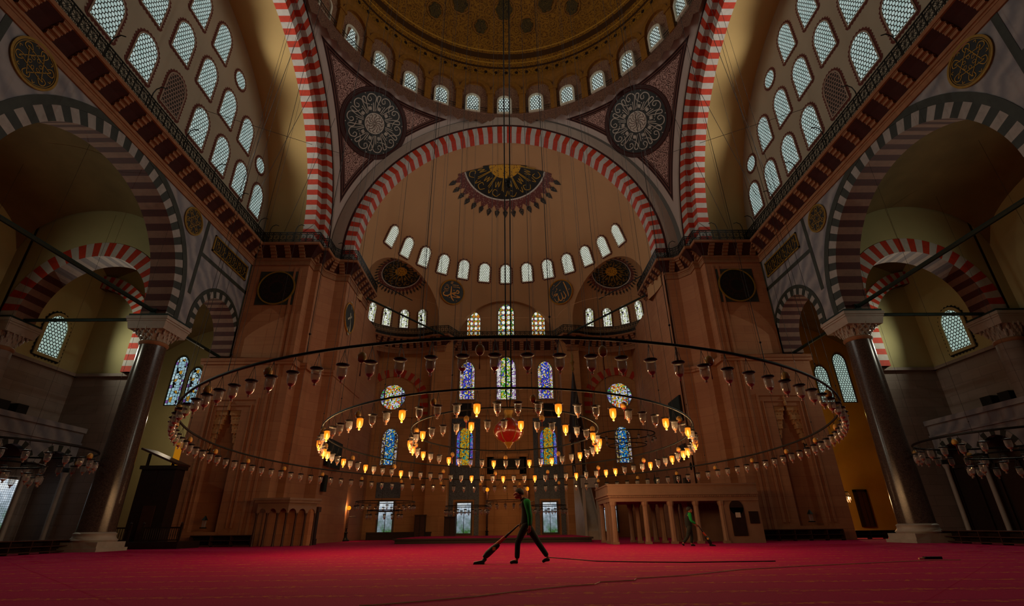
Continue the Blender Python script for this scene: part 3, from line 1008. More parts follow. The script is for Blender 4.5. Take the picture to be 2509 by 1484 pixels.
ZL = 11.7   # ledge level
for s in (-1, 1):
    t = thing('stone_pier', 'massive pinkish stone pier with stepped inner corner %s of the apse' % SIDE[s], 'pier', (s * 17, YP, 0), 'great piers')
    up = [mir(p, s) for p in PIERP] + [mir(p, s) for p in ((-13.25, 43.2), (-21.2, 43.2), (-21.2, YP + .6), (-W, YP + .6))]
    mb = MB(); mb.prism(up, ZL, 21.2); obj('upper_shaft', mb, M['pier'], t)
    lo = [(-21.2, YP - .55), (-15.1, YP - .55), (-15.1, 34.3), (-14.6, 34.3), (-14.6, 35.2), (-13.95, 36.0), (-13.2, 36.1), (-13.2, 43.2), (-21.2, 43.2)]
    lo[0] = (-21.2, YP - .1); lo[1] = (-15.1, YP - .1)
    mb = MB(); mb.prism([mir(p, s) for p in lo], 0, ZL); yf0 = YP - .55
    nx = 18.75
    for x0, x1, z0, z1 in ((-21.2, -nx - .85, 0, ZL), (-nx + .85, -15.1, 0, ZL), (-nx - .85, -nx + .85, 8.2, ZL), (-nx - .85, -nx + .85, 0, .8)):
        mb.box((x0 * -s if s > 0 else x0, yf0, z0), (x1 * -s if s > 0 else x1, YP - .1, z1))
    obj('lower_block', mb, M['pier'], t)
    led = [(-21.4, YP - .72), (-14.95, YP - .72), (-14.95, 34.15), (-14.45, 34.15), (-14.45, 35.05), (-13.85, 35.85), (-13.15, 35.95), (-13.15, 43.2), (-21.4, 43.2)]
    mb = MB(); mb.prism([mir(p, s) for p in led], ZL - .1, ZL + .12); led2 = [(p[0], p[1] + .07) if p[1] < 43 else p for p in led]
    mb.prism([mir(p, s) for p in led2], ZL - .3, ZL - .1); obj('ledge', mb, M['pier'], t)
    # tall recessed panel frame with a stalactite hood on the front
    yf = YP - .55; xs = sorted((s * 20.2, s * 16.9)); mb = MB()
    for x0, x1, z0, z1 in ((xs[0], xs[0] + .14, 1.0, 8.9), (xs[1] - .14, xs[1], 1.0, 8.9), (xs[0], xs[1], 8.9, 9.04), (xs[0] + .35, xs[0] + .42, 1.0, 8.5), (xs[1] - .42, xs[1] - .35, 1.0, 8.5), (xs[0] + .35, xs[1] - .35, 8.5, 8.57)):
        mb.box((x0, yf - .06, z0), (x1, yf + .02, z1))
    obj('panel_moulding', mb, M['pier'], t)
    mb = MB(); xc = s * 18.75
    for k in range(9):
        hw = .1 + .75 * k / 8; z1 = 8.2 - k * .3; z0 = z1 - .3
        for q in (-1, 1):
            mb.box((xc + q * hw, yf + .06 * (1 + (k % 2)), z0), (xc + q * .86, yf + .44, z1))
            m = max(1, int((.86 - hw) / .2))
            for j2 in range(m):
                cx = xc + q * (hw + (j2 + .5) * (.86 - hw) / m)
                mb.lathe([(.0, z0 - .16), (.07, z0 - .05), (.1, z0 + .08)], (cx, yf + .14, 0), 6, cap=False)
    mb.lathe([(.07, 8.2), (.1, 8.4), (.04, 8.6), (.08, 8.75), (0, 8.95)], (xc, yf - .03, 0), 8)
    obj('stalactite_niche', mb, M['wall'], t)
    # vertical pilaster strips near the inner corner
    mb = MB()
    for x in (15.9, 16.3):
        mb.box((s * x, yf - .05, .2), (s * (x + .16), yf + .02, ZL - .3)); mb.box((s * x, YP - .05, ZL + .2), (s * (x + .16), YP + .02, 19.3))
    obj('corner_strip', mb, M['pier'], t)

# ------------------------------------------------------------------ arcades at the sides
BIG = (20.5, 13.14, 5.77, 6.45)
SM = [(31.2, 13.0, 2.35, 3.0), (9.8, 13.0, 2.35, 3.0)]
TH = 1.45
M['frontv'] = M['grey']
for s in (-1, 1):
    fr = fr_x(s * W)
    # marble-faced spandrel wall
    def low(y):
        z = 12.1
        for cy, cz, ri, ro in (BIG, *SM):
            if abs(y - cy) < ro - 1e-6: z = max(z, cz + sqrt(ro * ro - (y - cy) ** 2) - .03)
        return z
    ys = set([7.0, 33.8])
    for cy, cz, ri, ro in (BIG, *SM):
        m = 40 if ro > 5 else 22
        ys |= {round(cy + ro * cos(PI * i / m), 4) for i in range(m + 1)}
        ys |= {round(cy - ro + .001, 4), round(cy + ro - .001, 4), round(cy - ro - .001, 4), round(cy + ro + .001, 4)}
    ys = sorted(y for y in ys if 7.0 <= y <= 33.8)
    mb = MB()
    for a, b in zip(ys, ys[1:]):
        mb.quad(fr(a, low(a)), fr(b, low(b)), fr(b, 21.1), fr(a, 21.1))
        mb.quad(fr(a, low(a), TH), fr(b, low(b), TH), fr(b, 21.1, TH), fr(a, 21.1, TH), 1)
    struct('wall_%s_arcade' % SIDE[s], mb, [M['gmarble'], M['aisle']])
    t = thing('striped_arch', 'wide pointed arch of dark green and grey voussoirs in the %s arcade' % SIDE[s], 'arch', (s * W, 20.5, 12.1), 'wide arcade arches')
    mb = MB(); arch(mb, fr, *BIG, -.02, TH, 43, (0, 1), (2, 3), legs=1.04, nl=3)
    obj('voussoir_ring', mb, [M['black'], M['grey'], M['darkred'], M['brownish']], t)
    mb = MB(); ring_face(mb, fr, BIG[0], BIG[1], 6.45, 6.85, -.04, 48, 0, legs=1.0); obj('outer_band', mb, M['band'], t)
    for cy, cz, ri, ro in SM[:1]:
        t = thing('striped_arch', 'small dark green and grey arch between the granite column and the pier on the %s' % SIDE[s], 'arch', (s * W, cy, 12.1), 'small arcade arches')
        mb = MB(); arch(mb, fr, cy, cz, ri, ro - .22, -.02, TH, 23, (0, 1), (2, 3), legs=.9, nl=3)
        obj('voussoir_ring', mb, [M['black'], M['grey'], M['darkred'], M['brownish']], t)
        mb = MB(); ring_face(mb, fr, cy, cz, ro - .22, ro + .02, -.04, 32, 0, legs=.85); obj('outer_band', mb, M['band'], t)
    # dark inlay strips on the spandrel
    mb = MB()
    for a, b, c, d in ((27.55, 27.85, 14.3, 19.6), (27.85, 33.8, 17.05, 17.32), (33.5, 33.8, 12.1, 19.6), (13.1, 13.4, 14.3, 19.6), (7.0, 13.1, 17.05, 17.32)):
        mb.add([fr(a, c, -.02), fr(b, c, -.02), fr(b, d, -.02), fr(a, d, -.02)], [(0, 1, 2, 3)])
    struct('trim_%d' % (1 + (s > 0)), mb, M['band'])

# ------------------------------------------------------------------ tie rods
for s in (-1, 1):
    x = s * (W + .7)
    mb = MB(); mb.tube([(x, 14.6, 12.45), (x, 26.4, 12.45)], .11, 6); mb.box((x - .16, 26.2, 12.2), (x + .16, 26.5, 12.6))
    tag(obj('tie_rod', mb, M['tie']), 'long green iron tie rod spanning the wide arch of the %s arcade' % SIDE[s], 'tie rod', 'arcade tie rods')
    mb = MB(); mb.tube([(x, 27.9, 12.1), (x, 33.6, 12.1)], .1, 6)
    tag(obj('tie_rod', mb, M['tie']), 'short green iron tie rod under the small arch of the %s arcade' % SIDE[s], 'tie rod', 'arcade tie rods')
    mb = MB(); mb.tube([(s * 21.4, 26.9, 12.2), (s * 28.4, 26.9, 12.2)], .1, 6)
    tag(obj('tie_rod', mb, M['tie']), 'green iron tie rod under the red and white aisle arch on the %s' % SIDE[s], 'tie rod', 'aisle tie rods')


# ------------------------------------------------------------------ columns
def column(x, y, r0, r1, zt, side, label, grp, shaft, half=1.12):
    t = thing('column', label, 'column', (x, y, 0), grp, 'thing')
    mb = MB(); mb.box((x - 1.05, y - 1.05, 0), (x + 1.05, y + 1.05, .16)); mb.box((x - .95, y - .95, .16), (x + .95, y + .95, .42))
    obj('plinth', mb, M['marble'], t)
    mb = MB(); mb.lathe([(r0 * 1.2, .42), (r0 * 1.25, .5), (r0 * 1.12, .6), (r0 * 1.08, .7), (r0 * 1.12, .78), (r0, .86)], (x, y, 0), 32); obj('base_ring', mb, M['gold'] if 0 else M['marble'], t, 40)
    mb = MB(); mb.lathe([(r0 + (r1 - r0) * i / 10, .86 + (zt - .86) * i / 10) for i in range(11)], (x, y, 0), 40, cap=False); obj('shaft', mb, shaft, t, 60)
    mb = MB(); mb.lathe([(r1 * 1.02, zt - .1), (r1 * 1.12, zt - .02), (r1 * 1.12, zt + .08), (r1 * 1.02, zt + .14)], (x, y, 0), 32); obj('necking', mb, M['corbel'], t, 40)
    # stalactite capital
    mb = MB(); z1 = zt + .1; z2 = 12.0 - .28
    steps = 5
    for k in range(steps):
        f0 = k / steps; za = z1 + (z2 - z1) * .72 * k / steps; zb = z1 + (z2 - z1) * .72 * (k + 1) / steps
        n = 12 + 4 * (k // 2); rr = r1 * .86 + (half - r1 * .86) * (f0 ** 1.2)
        for j in range(n):
            q = 2 * PI * (j + .5 * (k % 2)) / n
            sq = 1 / max(abs(cos(q)), abs(sin(q))); rad = rr * (1 + (sq - 1) * f0 * .75)
            cx, cy = x + rad * cos(q) * .97, y + rad * sin(q) * .97; w = 2.6 * rad / n
            mb.lathe([(.0, za - .1), (w * .5, za + .03), (w * .62, zb)], (cx, cy, 0), 5, cap=False)
    mb.lathe([(r1 * .95, z1 - .05), (r1 * 1.0, z1 + .2), (half * .95, z2 - .3)], (x, y, 0), 8, cap=False, a0=PI / 8, a1=2 * PI + PI / 8)
    h = half * .97
    mb.add([(x - h * .92, y - h * .92, z2 - .42), (x + h * .92, y - h * .92, z2 - .42), (x + h * .92, y + h * .92, z2 - .42), (x - h * .92, y + h * .92, z2 - .42),
            (x - h, y - h, z2), (x + h, y - h, z2), (x + h, y + h, z2), (x - h, y + h, z2)], [(0, 3, 2, 1), (0, 1, 5, 4), (1, 2, 6, 5), (2, 3, 7, 6), (3, 0, 4, 7), (4, 5, 6, 7)])
    obj('stalactite_capital', mb, M['marble'], t, 30)
    mb = MB(); mb.box((x - half, y - half, z2), (x + half, y + half, z2 + .12)); mb.box((x - half * 1.04, y - half * 1.04, z2 + .12), (x + half * 1.04, y + half * 1.04, 12.02)); obj('abacus', mb, M['marble'], t)
    mb = MB(); mb.box((x - half * .98, y - half * .98, 12.02), (x + half * .98, y + half * .98, 12.16)); obj('impost_band', mb, M['tie'], t)
    return t


for s in (-1, 1):
    column(s * 20.45, 27.0, .8, .66, 10.6, s, 'huge polished granite column of the %s arcade with white stalactite capital' % SIDE[s], 'granite arcade columns', M['granite'])
    column(s * 29.3, 27.0, .75, .66, 10.45, s, 'grey stone column at the outer end of the aisle arch on the %s' % SIDE[s], 'outer aisle columns', M['aisle'], 1.05)

# ------------------------------------------------------------------ aisles
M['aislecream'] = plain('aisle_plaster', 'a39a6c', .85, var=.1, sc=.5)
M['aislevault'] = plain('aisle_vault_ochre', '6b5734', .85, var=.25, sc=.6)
XO = 30.0
for s in (-1, 1):
    # outer wall: stone below, plaster above
    mb = MB(); x = s * XO
    mb.quad((x, 12, 0), (x, 33.4, 0), (x, 33.4, 10.6), (x, 12, 10.6)); mb.quad((x, 12, 10.8), (x, 33.4, 10.8), (x, 33.4, 20), (x, 12, 20), 1)
    mb.box((x - s * .25, 12, 10.6), (x, 33.4, 10.8))
    struct('wall_%s' % SIDE[s], mb, [M['aisle'], M['aislecream']])
    # back wall of the bay with the quarter arch
    yb = 33.3; mb = MB()
    xa, xb = s * XO, s * 25.6
    mb.quad((xa, yb, 0), (xb, yb, 0), (xb, yb, 10.6), (xa, yb, 10.6)); mb.quad((xa, yb, 10.8), (xb, yb, 10.8), (xb, yb, 20), (xa, yb, 20), 1)
    mb.box((xa, yb - .25, 10.6), (xb, yb, 10.8))
    mb.quad((xb, yb, 0), (xb, yb + 1.2, 0), (xb, yb + 1.2, 20), (xb, yb, 20), 0); mb.quad((xb, yb + 1.2, 0), (s * 34, yb + 1.2, 0), (s * 34, yb + 1.2, 20), (xb, yb + 1.2, 20), 0)
    struct('wall_%s_aisle_end' % SIDE[s], mb, [M['aisle'], M['aislecream']])
    t = thing('striped_arch', 'red and white half arch on the end wall of the %s aisle above the cornice' % SIDE[s], 'arch', (s * 26, yb, 10.8), 'end wall aisle arches')
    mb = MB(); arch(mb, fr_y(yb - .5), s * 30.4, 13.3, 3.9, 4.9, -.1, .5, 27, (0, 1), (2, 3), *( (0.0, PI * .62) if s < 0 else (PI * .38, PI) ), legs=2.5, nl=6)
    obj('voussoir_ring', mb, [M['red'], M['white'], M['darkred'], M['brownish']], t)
    # red and white transverse arch of the aisle
    t = thing('striped_arch', 'broad red and white transverse arch across the %s aisle behind the granite column' % SIDE[s], 'arch', (s * 24.9, 26.9, 12.1), 'transverse aisle arches')
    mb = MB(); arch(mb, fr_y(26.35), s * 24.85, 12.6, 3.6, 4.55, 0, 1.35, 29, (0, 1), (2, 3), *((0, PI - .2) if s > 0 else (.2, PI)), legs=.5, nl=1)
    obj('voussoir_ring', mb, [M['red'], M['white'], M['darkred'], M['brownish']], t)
    # wall over the transverse arch
    mb = MB(); n = 40; xs = [s * 24.85 + 4.55 * cos(PI * i / n) for i in range(n + 1)]
    zs = [12.6 + 4.55 * sin(PI * i / n) for i in range(n + 1)]
    for i in range(n):
        for y in (26.38, 27.67):
            mb.quad((xs[i], y, zs[i]), (xs[i + 1], y, zs[i + 1]), (xs[i + 1], y, 21), (xs[i], y, 21))
    for y in (26.23, 27.67):
        e = s * 24.85 + s * 4.55; mb.quad((e, y, 12.1), (s * XO, y, 12.1), (s * XO, y, 21), (e, y, 21))
    struct('wall_%s_transverse' % SIDE[s], mb, M['aislecream'])
    # vaults
    mb = MB()
    mb.grid(lambda u, v: (s * (21.25 + (XO - 21.25) * u), 13 + 13.2 * v, 17.0 + 3.6 * (1 - (2 * u - 1) ** 2) ** .5 * (1 - (2 * v - 1) ** 2) ** .5 if 0 else 16.6 + 4.0 * sqrt(max(0, 1 - ((2 * u - 1) ** 2 + (2 * v - 1) ** 2) / 2))), 24, 24)
    mb.grid(lambda u, v: (s * (21.25 + (XO - 21.25) * u), 27.6 + 6.2 * v, 16.6 + 3.4 * sqrt(max(0, 1 - ((2 * u - 1) ** 2 + (2 * v - 1) ** 2) / 2))), 24, 24)
    mb.grid(lambda u, v: (s * (21.2 + (34 - 21.2) * u), 33.2 + 12.8 * v, 16.0 + 3.0 * sin(PI * u)), 16, 4)
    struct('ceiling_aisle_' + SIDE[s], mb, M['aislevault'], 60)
    # far wall of the passage behind the pier, with two pale leaded windows
    mb = MB(); mb.quad((s * 20.5, 45.5, 0), (s * 34, 45.5, 0), (s * 34, 45.5, 20), (s * 20.5, 45.5, 20)); mb.quad((s * 34, 34.4, 0), (s * 34, 45.5, 0), (s * 34, 45.5, 20), (s * 34, 34.4, 20)); mb.quad((s * 21.2, 43.0, 0), (s * 21.2, 45.5, 0), (s * 21.2, 45.5, 20), (s * 21.2, 43.0, 20))
    struct('wall_%s_passage' % SIDE[s], mb, M['yellow'] if s > 0 else M['aislecream'])
    fr = fr_x(s * (XO - .02)); window(fr, 30.65, 11.35, 1.55, 2.6, M['pane_aisle'], M['aislecream'], .2, .1, M['iron'], .13, point=.1, border_w=(.06, .16))
    if True:
        f2 = fr_y(45.45); w1 = on_y(*((472, 950) if s < 0 else (2020, 945)), 45.4); w2 = on_y(*((432, 942) if s < 0 else (2070, 935)), 45.4)
        window(f2, w1.x, w1.z - 1.5, 1.15, 3.2, M['st_aisle'] if s < 0 else M['pane_aisle'], M['band'], .08, .06, point=.4)
        window(f2, w2.x, w2.z - 1.9, 1.15, 4.4, M['st_aisle'] if s < 0 else M['pane_aisle'], M['band'], .08, .06, point=.4)
    window(fr, 30.6, 6.75, 1.2, .75, M['st_aisle'], M['aisle'], .12, .08, shape='rect')
    for px, py in (((303, 660),) if s < 0 else ((2193, 641),)):
        d_ = ray(px, py); k_ = (s * (XO - .02)) / d_.x; window(fr, d_.y * k_, CAM_H + d_.z * k_ - .5, .95, 1.0, M['pane_aisle'], M['aislecream'], .1, .06, shape='round')
    if s < 0: window(fr, 31.4, 1.0, 1.3, 2.8, M['clear'], M['white'], .22, .12, shape='rect')
    # small dark star-shaped vents on the plaster and the raised side gallery
    t = thing('side_gallery', 'pale stone raised gallery with striped low arches along the %s outer wall' % SIDE[s], 'gallery', (s * 28.7, 29, 0), 'raised side galleries')
    mb = MB(); mb.box((s * 27.9, 24, 5.9), (s * 29.95, 33.2, 7.0)); mb.box((s * 27.75, 24, 6.75), (s * 27.9, 33.2, 7.05)); mb.box((s * 27.8, 24, 6.0), (s * 27.9, 33.2, 6.12)); obj('parapet', mb, M['gmarble'], t)
    f3 = fr_x(s * 27.9)
    for cy in (25.8, 28.8, 31.8):
        mb = MB(); arch(mb, f3, cy, 4.3, 1.15, 1.5, -.02, .3, 13, (0, 1), legs=.0); obj('striped_low_arch', mb, [M['black'], M['grey']], t)
    for cy in (24.3, 27.3, 30.3, 33.0):
        mb = MB(); mb.lathe([(.2, 0), (.14, .2), (.13, 4.0), (.22, 4.3)], (s * 28.1, cy, 0), 12); obj('gallery_column', mb, M['marble'], t, 40)
    mb = MB()
    ys = [24 + 9.2 * i / 92 for i in range(93)]
    zf = lambda y: max([4.3] + [4.3 + sqrt(max(0, 1.5 ** 2 - (y - c) ** 2)) for c in (25.8, 28.8, 31.8)])
    for a, b in zip(ys, ys[1:]): mb.quad((s * 27.92, a, zf(a)), (s * 27.92, b, zf(b)), (s * 27.92, b, 5.95), (s * 27.92, a, 5.95))
    obj('spandrel', mb, M['gmarble'], t)
    if s > 0:
        mb = MB(); mb.box((s * 28.35, 24, 0), (s * 28.45, 33.2, 4.2))
        for cy in (25.4, 26.9, 28.4, 29.9, 31.4, 32.9): mb.box((s * 28.25, cy - .06, 0), (s * 28.35, cy + .06, 4.2))
        mb.box((s * 28.25, 24, 4.0), (s * 28.35, 33.2, 4.2)); obj('gilt_wood_screen', mb, M['wood'], t)

# ------------------------------------------------------------------ balconies on corbels with iron railings
def offs(path, d):
    out = []
    for i, p in enumerate(path):
        ts = []
        if i > 0: ts.append((Vector(p) - Vector(path[i - 1])).normalized())
        if i < len(path) - 1: ts.append((Vector(path[i + 1]) - Vector(p)).normalized())
        ns = [Vector((t.y, -t.x)) for t in ts]; n = sum(ns, Vector((0, 0)))
        n = n.normalized() if n.length > 1e-6 else ns[0]
        k = d / max(.35, n.dot(ns[0])); out.append(Vector(p) + n * k)
    return out


def sweep(mb, path, prof, mi=0):
    """prof: (offset towards the hall, z) list"""
    rows = [offs(path, d) for d, z in prof]
    for i in range(len(path) - 1):
        for j in range(len(prof) - 1):
            a, b = rows[j], rows[j + 1]
            mb.quad((*a[i], prof[j][1]), (*a[i + 1], prof[j][1]), (*b[i + 1], prof[j + 1][1]), (*b[i], prof[j + 1][1]), mi)


RP = None


def rail_mesh():
    """one metre of scrolled ironwork, unit length along x, height .92"""
    mb = MB(); h = .92
    mb.box((-.02, -.02, 0), (.02, .02, h)); mb.box((.48, -.015, 0), (.52, .015, h))
    mb.box((0, -.025, h - .05), (1, .025, h)); mb.box((0, -.015, .03), (1, .015, .07)); mb.box((0, -.012, .2), (1, .012, .23)); mb.box((0, -.012, .7), (1, .012, .73))
    for cx in (.25, .75):
        for cz, r in ((.36, .11), (.57, .11), (.13, .06), (.8, .06)):
            for dx in ((-.115, .115) if r > .1 else (-.16, 0, .16)):
                mb.tube([(cx + dx + r * cos(2 * PI * k / 8), 0, cz + r * sin(2 * PI * k / 8)) for k in range(8)], .016, 3, closed=True)
        mb.tube([(cx - .22, 0, .22), (cx + .22, 0, .72)], .016, 3); mb.tube([(cx + .22, 0, .22), (cx - .22, 0, .72)], .016, 3)
    return mb.mesh('railing_panel', [M['iron']])


RAIL = rail_mesh()


def corbel_mesh():
    mb = MB(); w = .2
    for x0, x1, z0, z1 in ((0, .28, 0, .22), (0, .45, .22, .42), (0, .62, .42, .62), (0, .78, .62, .8)):
        mb.box((-w, -x1, z0), (w, .02, z1)); mb.box((-w - .03, -x1 - .03, z1 - .05), (w + .03, .02, z1))
    return mb.mesh('corbel', [M['corbel']])


CORB = corbel_mesh()


def balcony(label, path, zb, pitch=1.25, closed_rail=True, hooks=(), skip=()):
    """path: wall line, the hall on its right hand; zb: top of the wall band"""
    c = path[len(path) // 2]
    t = thing('gallery_balcony', label, 'balcony', (c[0], c[1], zb), 'corbelled gallery balconies')
    mb = MB(); sweep(mb, path, [(0, zb - .3), (.075, zb - .3), (.075, zb), (.1, zb), (.1, zb + .1), (.16, zb + .12), (.16, zb + .3), (.0, zb + .32)]); obj('cornice_moulding', mb, M['corbel'], t)
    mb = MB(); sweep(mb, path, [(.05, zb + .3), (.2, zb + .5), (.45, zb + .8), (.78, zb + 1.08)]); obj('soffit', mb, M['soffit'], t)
    mb = MB(); sweep(mb, path, [(.7, zb + 1.08), (.86, zb + 1.1), (.9, zb + 1.2), (.9, zb + 1.28), (-.1, zb + 1.3)]); obj('ledge', mb, M['corbel'], t)
    rp = offs(path, .8); cp = [Vector(p) for p in path]
    for i in range(len(path) - 1):
        if i in skip: continue
        a, b = rp[i], rp[i + 1]; L = (b - a).length
        if L < .15: continue
        m = max(1, round(L)); d = (b - a) / L; ang = math.atan2(d.y, d.x)
        for k in range(m):
            q = a + (b - a) * (k / m)
            if not shown((q.x, q.y, zb + 1.8), 80): continue
            o = link('railing_panel', RAIL, t, loc=(q.x - c[0], q.y - c[1], 1.3)); o.rotation_euler = (0, 0, ang); o.scale = (L / m, 1, 1)
        a, b = cp[i], cp[i + 1]; L = (b - a).length
        if L < .3: continue
        m = max(1, round(L / pitch)); ang = math.atan2((b - a).y, (b - a).x)
        for k in range(m + (1 if i == len(path) - 2 else 0)):
            q = a + (b - a) * ((k + .5) / m if m * pitch > 2 or True else 0)
            if k == m or not shown((q.x, q.y, zb + .6), 80): continue
            o = link('corbel', CORB, t, loc=(q.x - c[0], q.y - c[1], .3)); o.rotation_euler = (0, 0, ang)
    for hx, hy, dx, dy in hooks:
        mb = MB(); mb.tube([(hx, hy, zb + 1.3), (hx, hy, zb + 2.5), (hx + dx * .1, hy + dy * .1, zb + 2.8), (hx + dx * .35, hy + dy * .35, zb + 2.95), (hx + dx * .6, hy + dy * .6, zb + 2.85)], .03, 5)
        obj('lamp_hook', mb, M['iron'], t)
    return t


ZG = 19.85
for s in (-1, 1):
    pth = [(-W, 6.0), (-W, 33.7)]
    if s > 0: pth = [mir(p, 1) for p in reversed(pth)]
    balcony('long corbelled gallery with black iron railing above the %s arcade' % SIDE[s], pth, ZG, 1.3,
            hooks=[(s * 19.05, y, -s, 0) for y in (16.5, 19.6, 22.7, 25.8, 28.9, 32.0)])
    pth = PIERP + [(-13.25, 42.4)]
    if s > 0: pth = [mir(p, 1) for p in reversed(pth)]
    balcony('stepped corbelled balcony with black railing round the top of the %s pier' % SIDE[s], pth, ZG, 1.0,
            hooks=[(s * 18.6, 32.95, -s, 0), (s * 16.6, 32.95, -s, 0), (s * 13.6, 35.7, s, 0)])
ap = []
for i in range(15):
    a = math.radians(182 - 124 * i / 14); ap.append((AX - EX + ER * cos(a), EY + ER * sin(a)))
ap += [(AX - 6.4, 48.3), (AX - 5.5, 50.1)]
ap2 = ap + [(2 * AX - p[0], p[1]) for p in reversed(ap)]
# the apse gallery sits lower than the pier balconies
balcony('curving lower gallery with black railing round the apse below its windows', ap2, ZB - 1.6, 1.1)

# ------------------------------------------------------------------ hanging lamps and ring chandeliers
def lamp_meshes(sc, drop, lit):
    """lid with three chains; glass bell; bulb; origin at the ring"""
    a = MB(); zl = -drop
    a.lathe([(.02 * sc, zl + .035), (.07 * sc, zl + .03), (.135 * sc, zl + .012), (.14 * sc, zl - .006), (.1 * sc, zl - .03)], (0, 0, 0), 14)
    for k in range(3):
        q = 2 * PI * k / 3; a.tube([(0, 0, 0), (0, 0, -.04), (.09 * sc * cos(q), .09 * sc * sin(q), zl + .01)], .006, 3, cap=False)
    g = MB()
    g.lathe([(.096 * sc, zl - .02), (.1 * sc, zl - .1 * sc), (.098 * sc, zl - .18 * sc), (.086 * sc, zl - .24 * sc), (.058 * sc, zl - .29 * sc), (.022 * sc, zl - .315 * sc), (.018 * sc, zl - .325 * sc), (.034 * sc, zl - .345 * sc), (.028 * sc, zl - .375 * sc), (.0, zl - .385 * sc)], (0, 0, 0), 14, cap=False)
    b = MB()
    if lit: b.lathe([(.0, zl - .09 * sc), (.016 * sc, zl - .13 * sc), (.03 * sc, zl - .19 * sc), (.026 * sc, zl - .24 * sc), (.0, zl - .27 * sc)], (0, 0, 0), 10, cap=False)
    else: b.lathe([(.07 * sc, zl - .255 * sc), (.062 * sc, zl - .275 * sc), (.03 * sc, zl - .302 * sc), (.012 * sc, zl - .325 * sc), (.026 * sc, zl - .345 * sc), (.0, zl - .375 * sc)], (0, 0, 0), 10, cap=False)  # unlit cup: no bulb, an amber sliver painted as reflected lamplight
    return (a.mesh('lamp', [M['iron']], 40), g.mesh('glass_bell', [M['glasslit' if lit else 'glass']], 50), b.mesh('bulb_or_glint', [M['bulb_or_glint' if lit else 'amber']], 50))


def egg_mesh(sc, drop):
    mb = MB(); r = .095 * sc; z = -drop
    mb.tube([(0, 0, 0), (0, 0, z + r)], .006, 3, 2, cap=False)
    mb.lathe([(r * sin(PI * i / 10), z + r * 1.25 * cos(PI * i / 10)) for i in range(0, 8)], (0, 0, 0), 14, 0, cap=False)
    mb.lathe([(r * sin(PI * i / 10), z + r * 1.25 * cos(PI * i / 10)) for i in range(7, 11)], (0, 0, 0), 14, 1, cap=False)
    mb.tube([(0, 0, z - r), (0, 0, z - r * 2.6), (0, 0, z - r * 4.2)], [.012, .006, .016], 5, 1)
    return mb.mesh('egg_ornament', [M['eggtop'], M['eggbot'], M['iron']], 50)


M['eggtop'] = plain('ostrich_egg_cream', 'b98a3c', .4, var=.12)
M['eggbot'] = plain('ostrich_egg_red', '702813', .5, var=.2)
M['wire'] = plain('dark_wire', '241a12', .6)
LM = {}
LIT2 = {0, 2, 5, 9, 10, 13, 17, 20, 23, 30, 34, 37, 40, 41, 44, 47, 51, 54, 58, 62, 65, 69, 72, 76, 79}
LIT3 = {0, 3, 6, 8, 11, 15, 18, 20, 22, 25, 29, 32, 35, 38, 40}
NLIT = []


def chandelier(label, c, R, z, n, drop=.38, sc=1.0, lit=lambda i: False, tilt=0.0, eggs=0, wires=0, ztop=40.0, rr=.035, group=None, skip_far=0, wire_r=.008, spokes=0):
    t = thing('ring_chandelier', label, 'chandelier', (c[0], c[1], z), group)
    P = lambda a, r=R: Vector((r * cos(a), r * sin(a), tilt * r * sin(a)))
    m = max(32, int(R * 12)); mb = MB(); mb.tube([P(2 * PI * k / m) for k in range(m)], rr, 6, closed=True)
    obj('ring', mb, M['iron'], t, 60, loc=(0, 0, 0))
    if spokes:
        mb = MB()
        for k in range(spokes):
            a = 2 * PI * k / spokes; mb.tube([P(a), (0, 0, 0)], rr * .6, 4)
        obj('spoke_frame', mb, M['iron'], t, loc=(0, 0, 0))
    key = (round(sc, 2), round(drop, 2))
    for l in (False, True):
        if key + (l,) not in LM: LM[key + (l,)] = lamp_meshes(sc, drop, l)
    order = sorted(range(n), key=lambda i: -sin(2 * PI * (i + .5) / n))
    far = set(order[:skip_far]); rest = MB()
    for i in range(n):
        a = 2 * PI * (i + .5) / n; p = P(a); l = lit(i)
        ms = LM[key + (l,)]
        if l: NLIT.append((Vector((c[0], c[1], z)) + p - Vector((0, 0, drop + .47 * sc)), sc))
        if i in far:
            for me in ms[:1]: pass
            b = len(rest.v)
            for me, mi in zip(ms, (0, 1, 2)):
                rest.add([v.co + p for v in me.vertices], [tuple(f.vertices) for f in me.polygons], mi)
            continue
        o = link('lamp', ms[0], t, loc=p)
        link('glass_bell', ms[1], o, loc=(0, 0, 0)); link('bulb_or_glint', ms[2], o, loc=(0, 0, 0))
    if far:
        o = obj('far_lamps', rest, [M['iron'], M['glass'], M['amber']], t, loc=(0, 0, 0)); o['kind'] = 'stuff'
    if eggs:
        k2 = ('egg',) + key
        if k2 not in LM: LM[k2] = egg_mesh(sc, drop - .12)
        for i in range(eggs):
            link('egg_ornament', LM[k2], t, loc=P(2 * PI * (i + .25) / eggs))
    for i in range(wires):
        a = 2 * PI * (i + .3) / wires; p = P(a)
        mb = MB(); mb.tube([p, p + Vector((0, 0, .45)), (p.x * .96, p.y * .96, ztop - z)], [wire_r * 1.6, wire_r, wire_r], 4, cap=False)
        mb.ball((p.x, p.y, p.z + .45), wire_r * 3.5, 6, 4)
        obj('suspension_wire', mb, M['wire'], t, loc=(0, 0, 0))
    return t


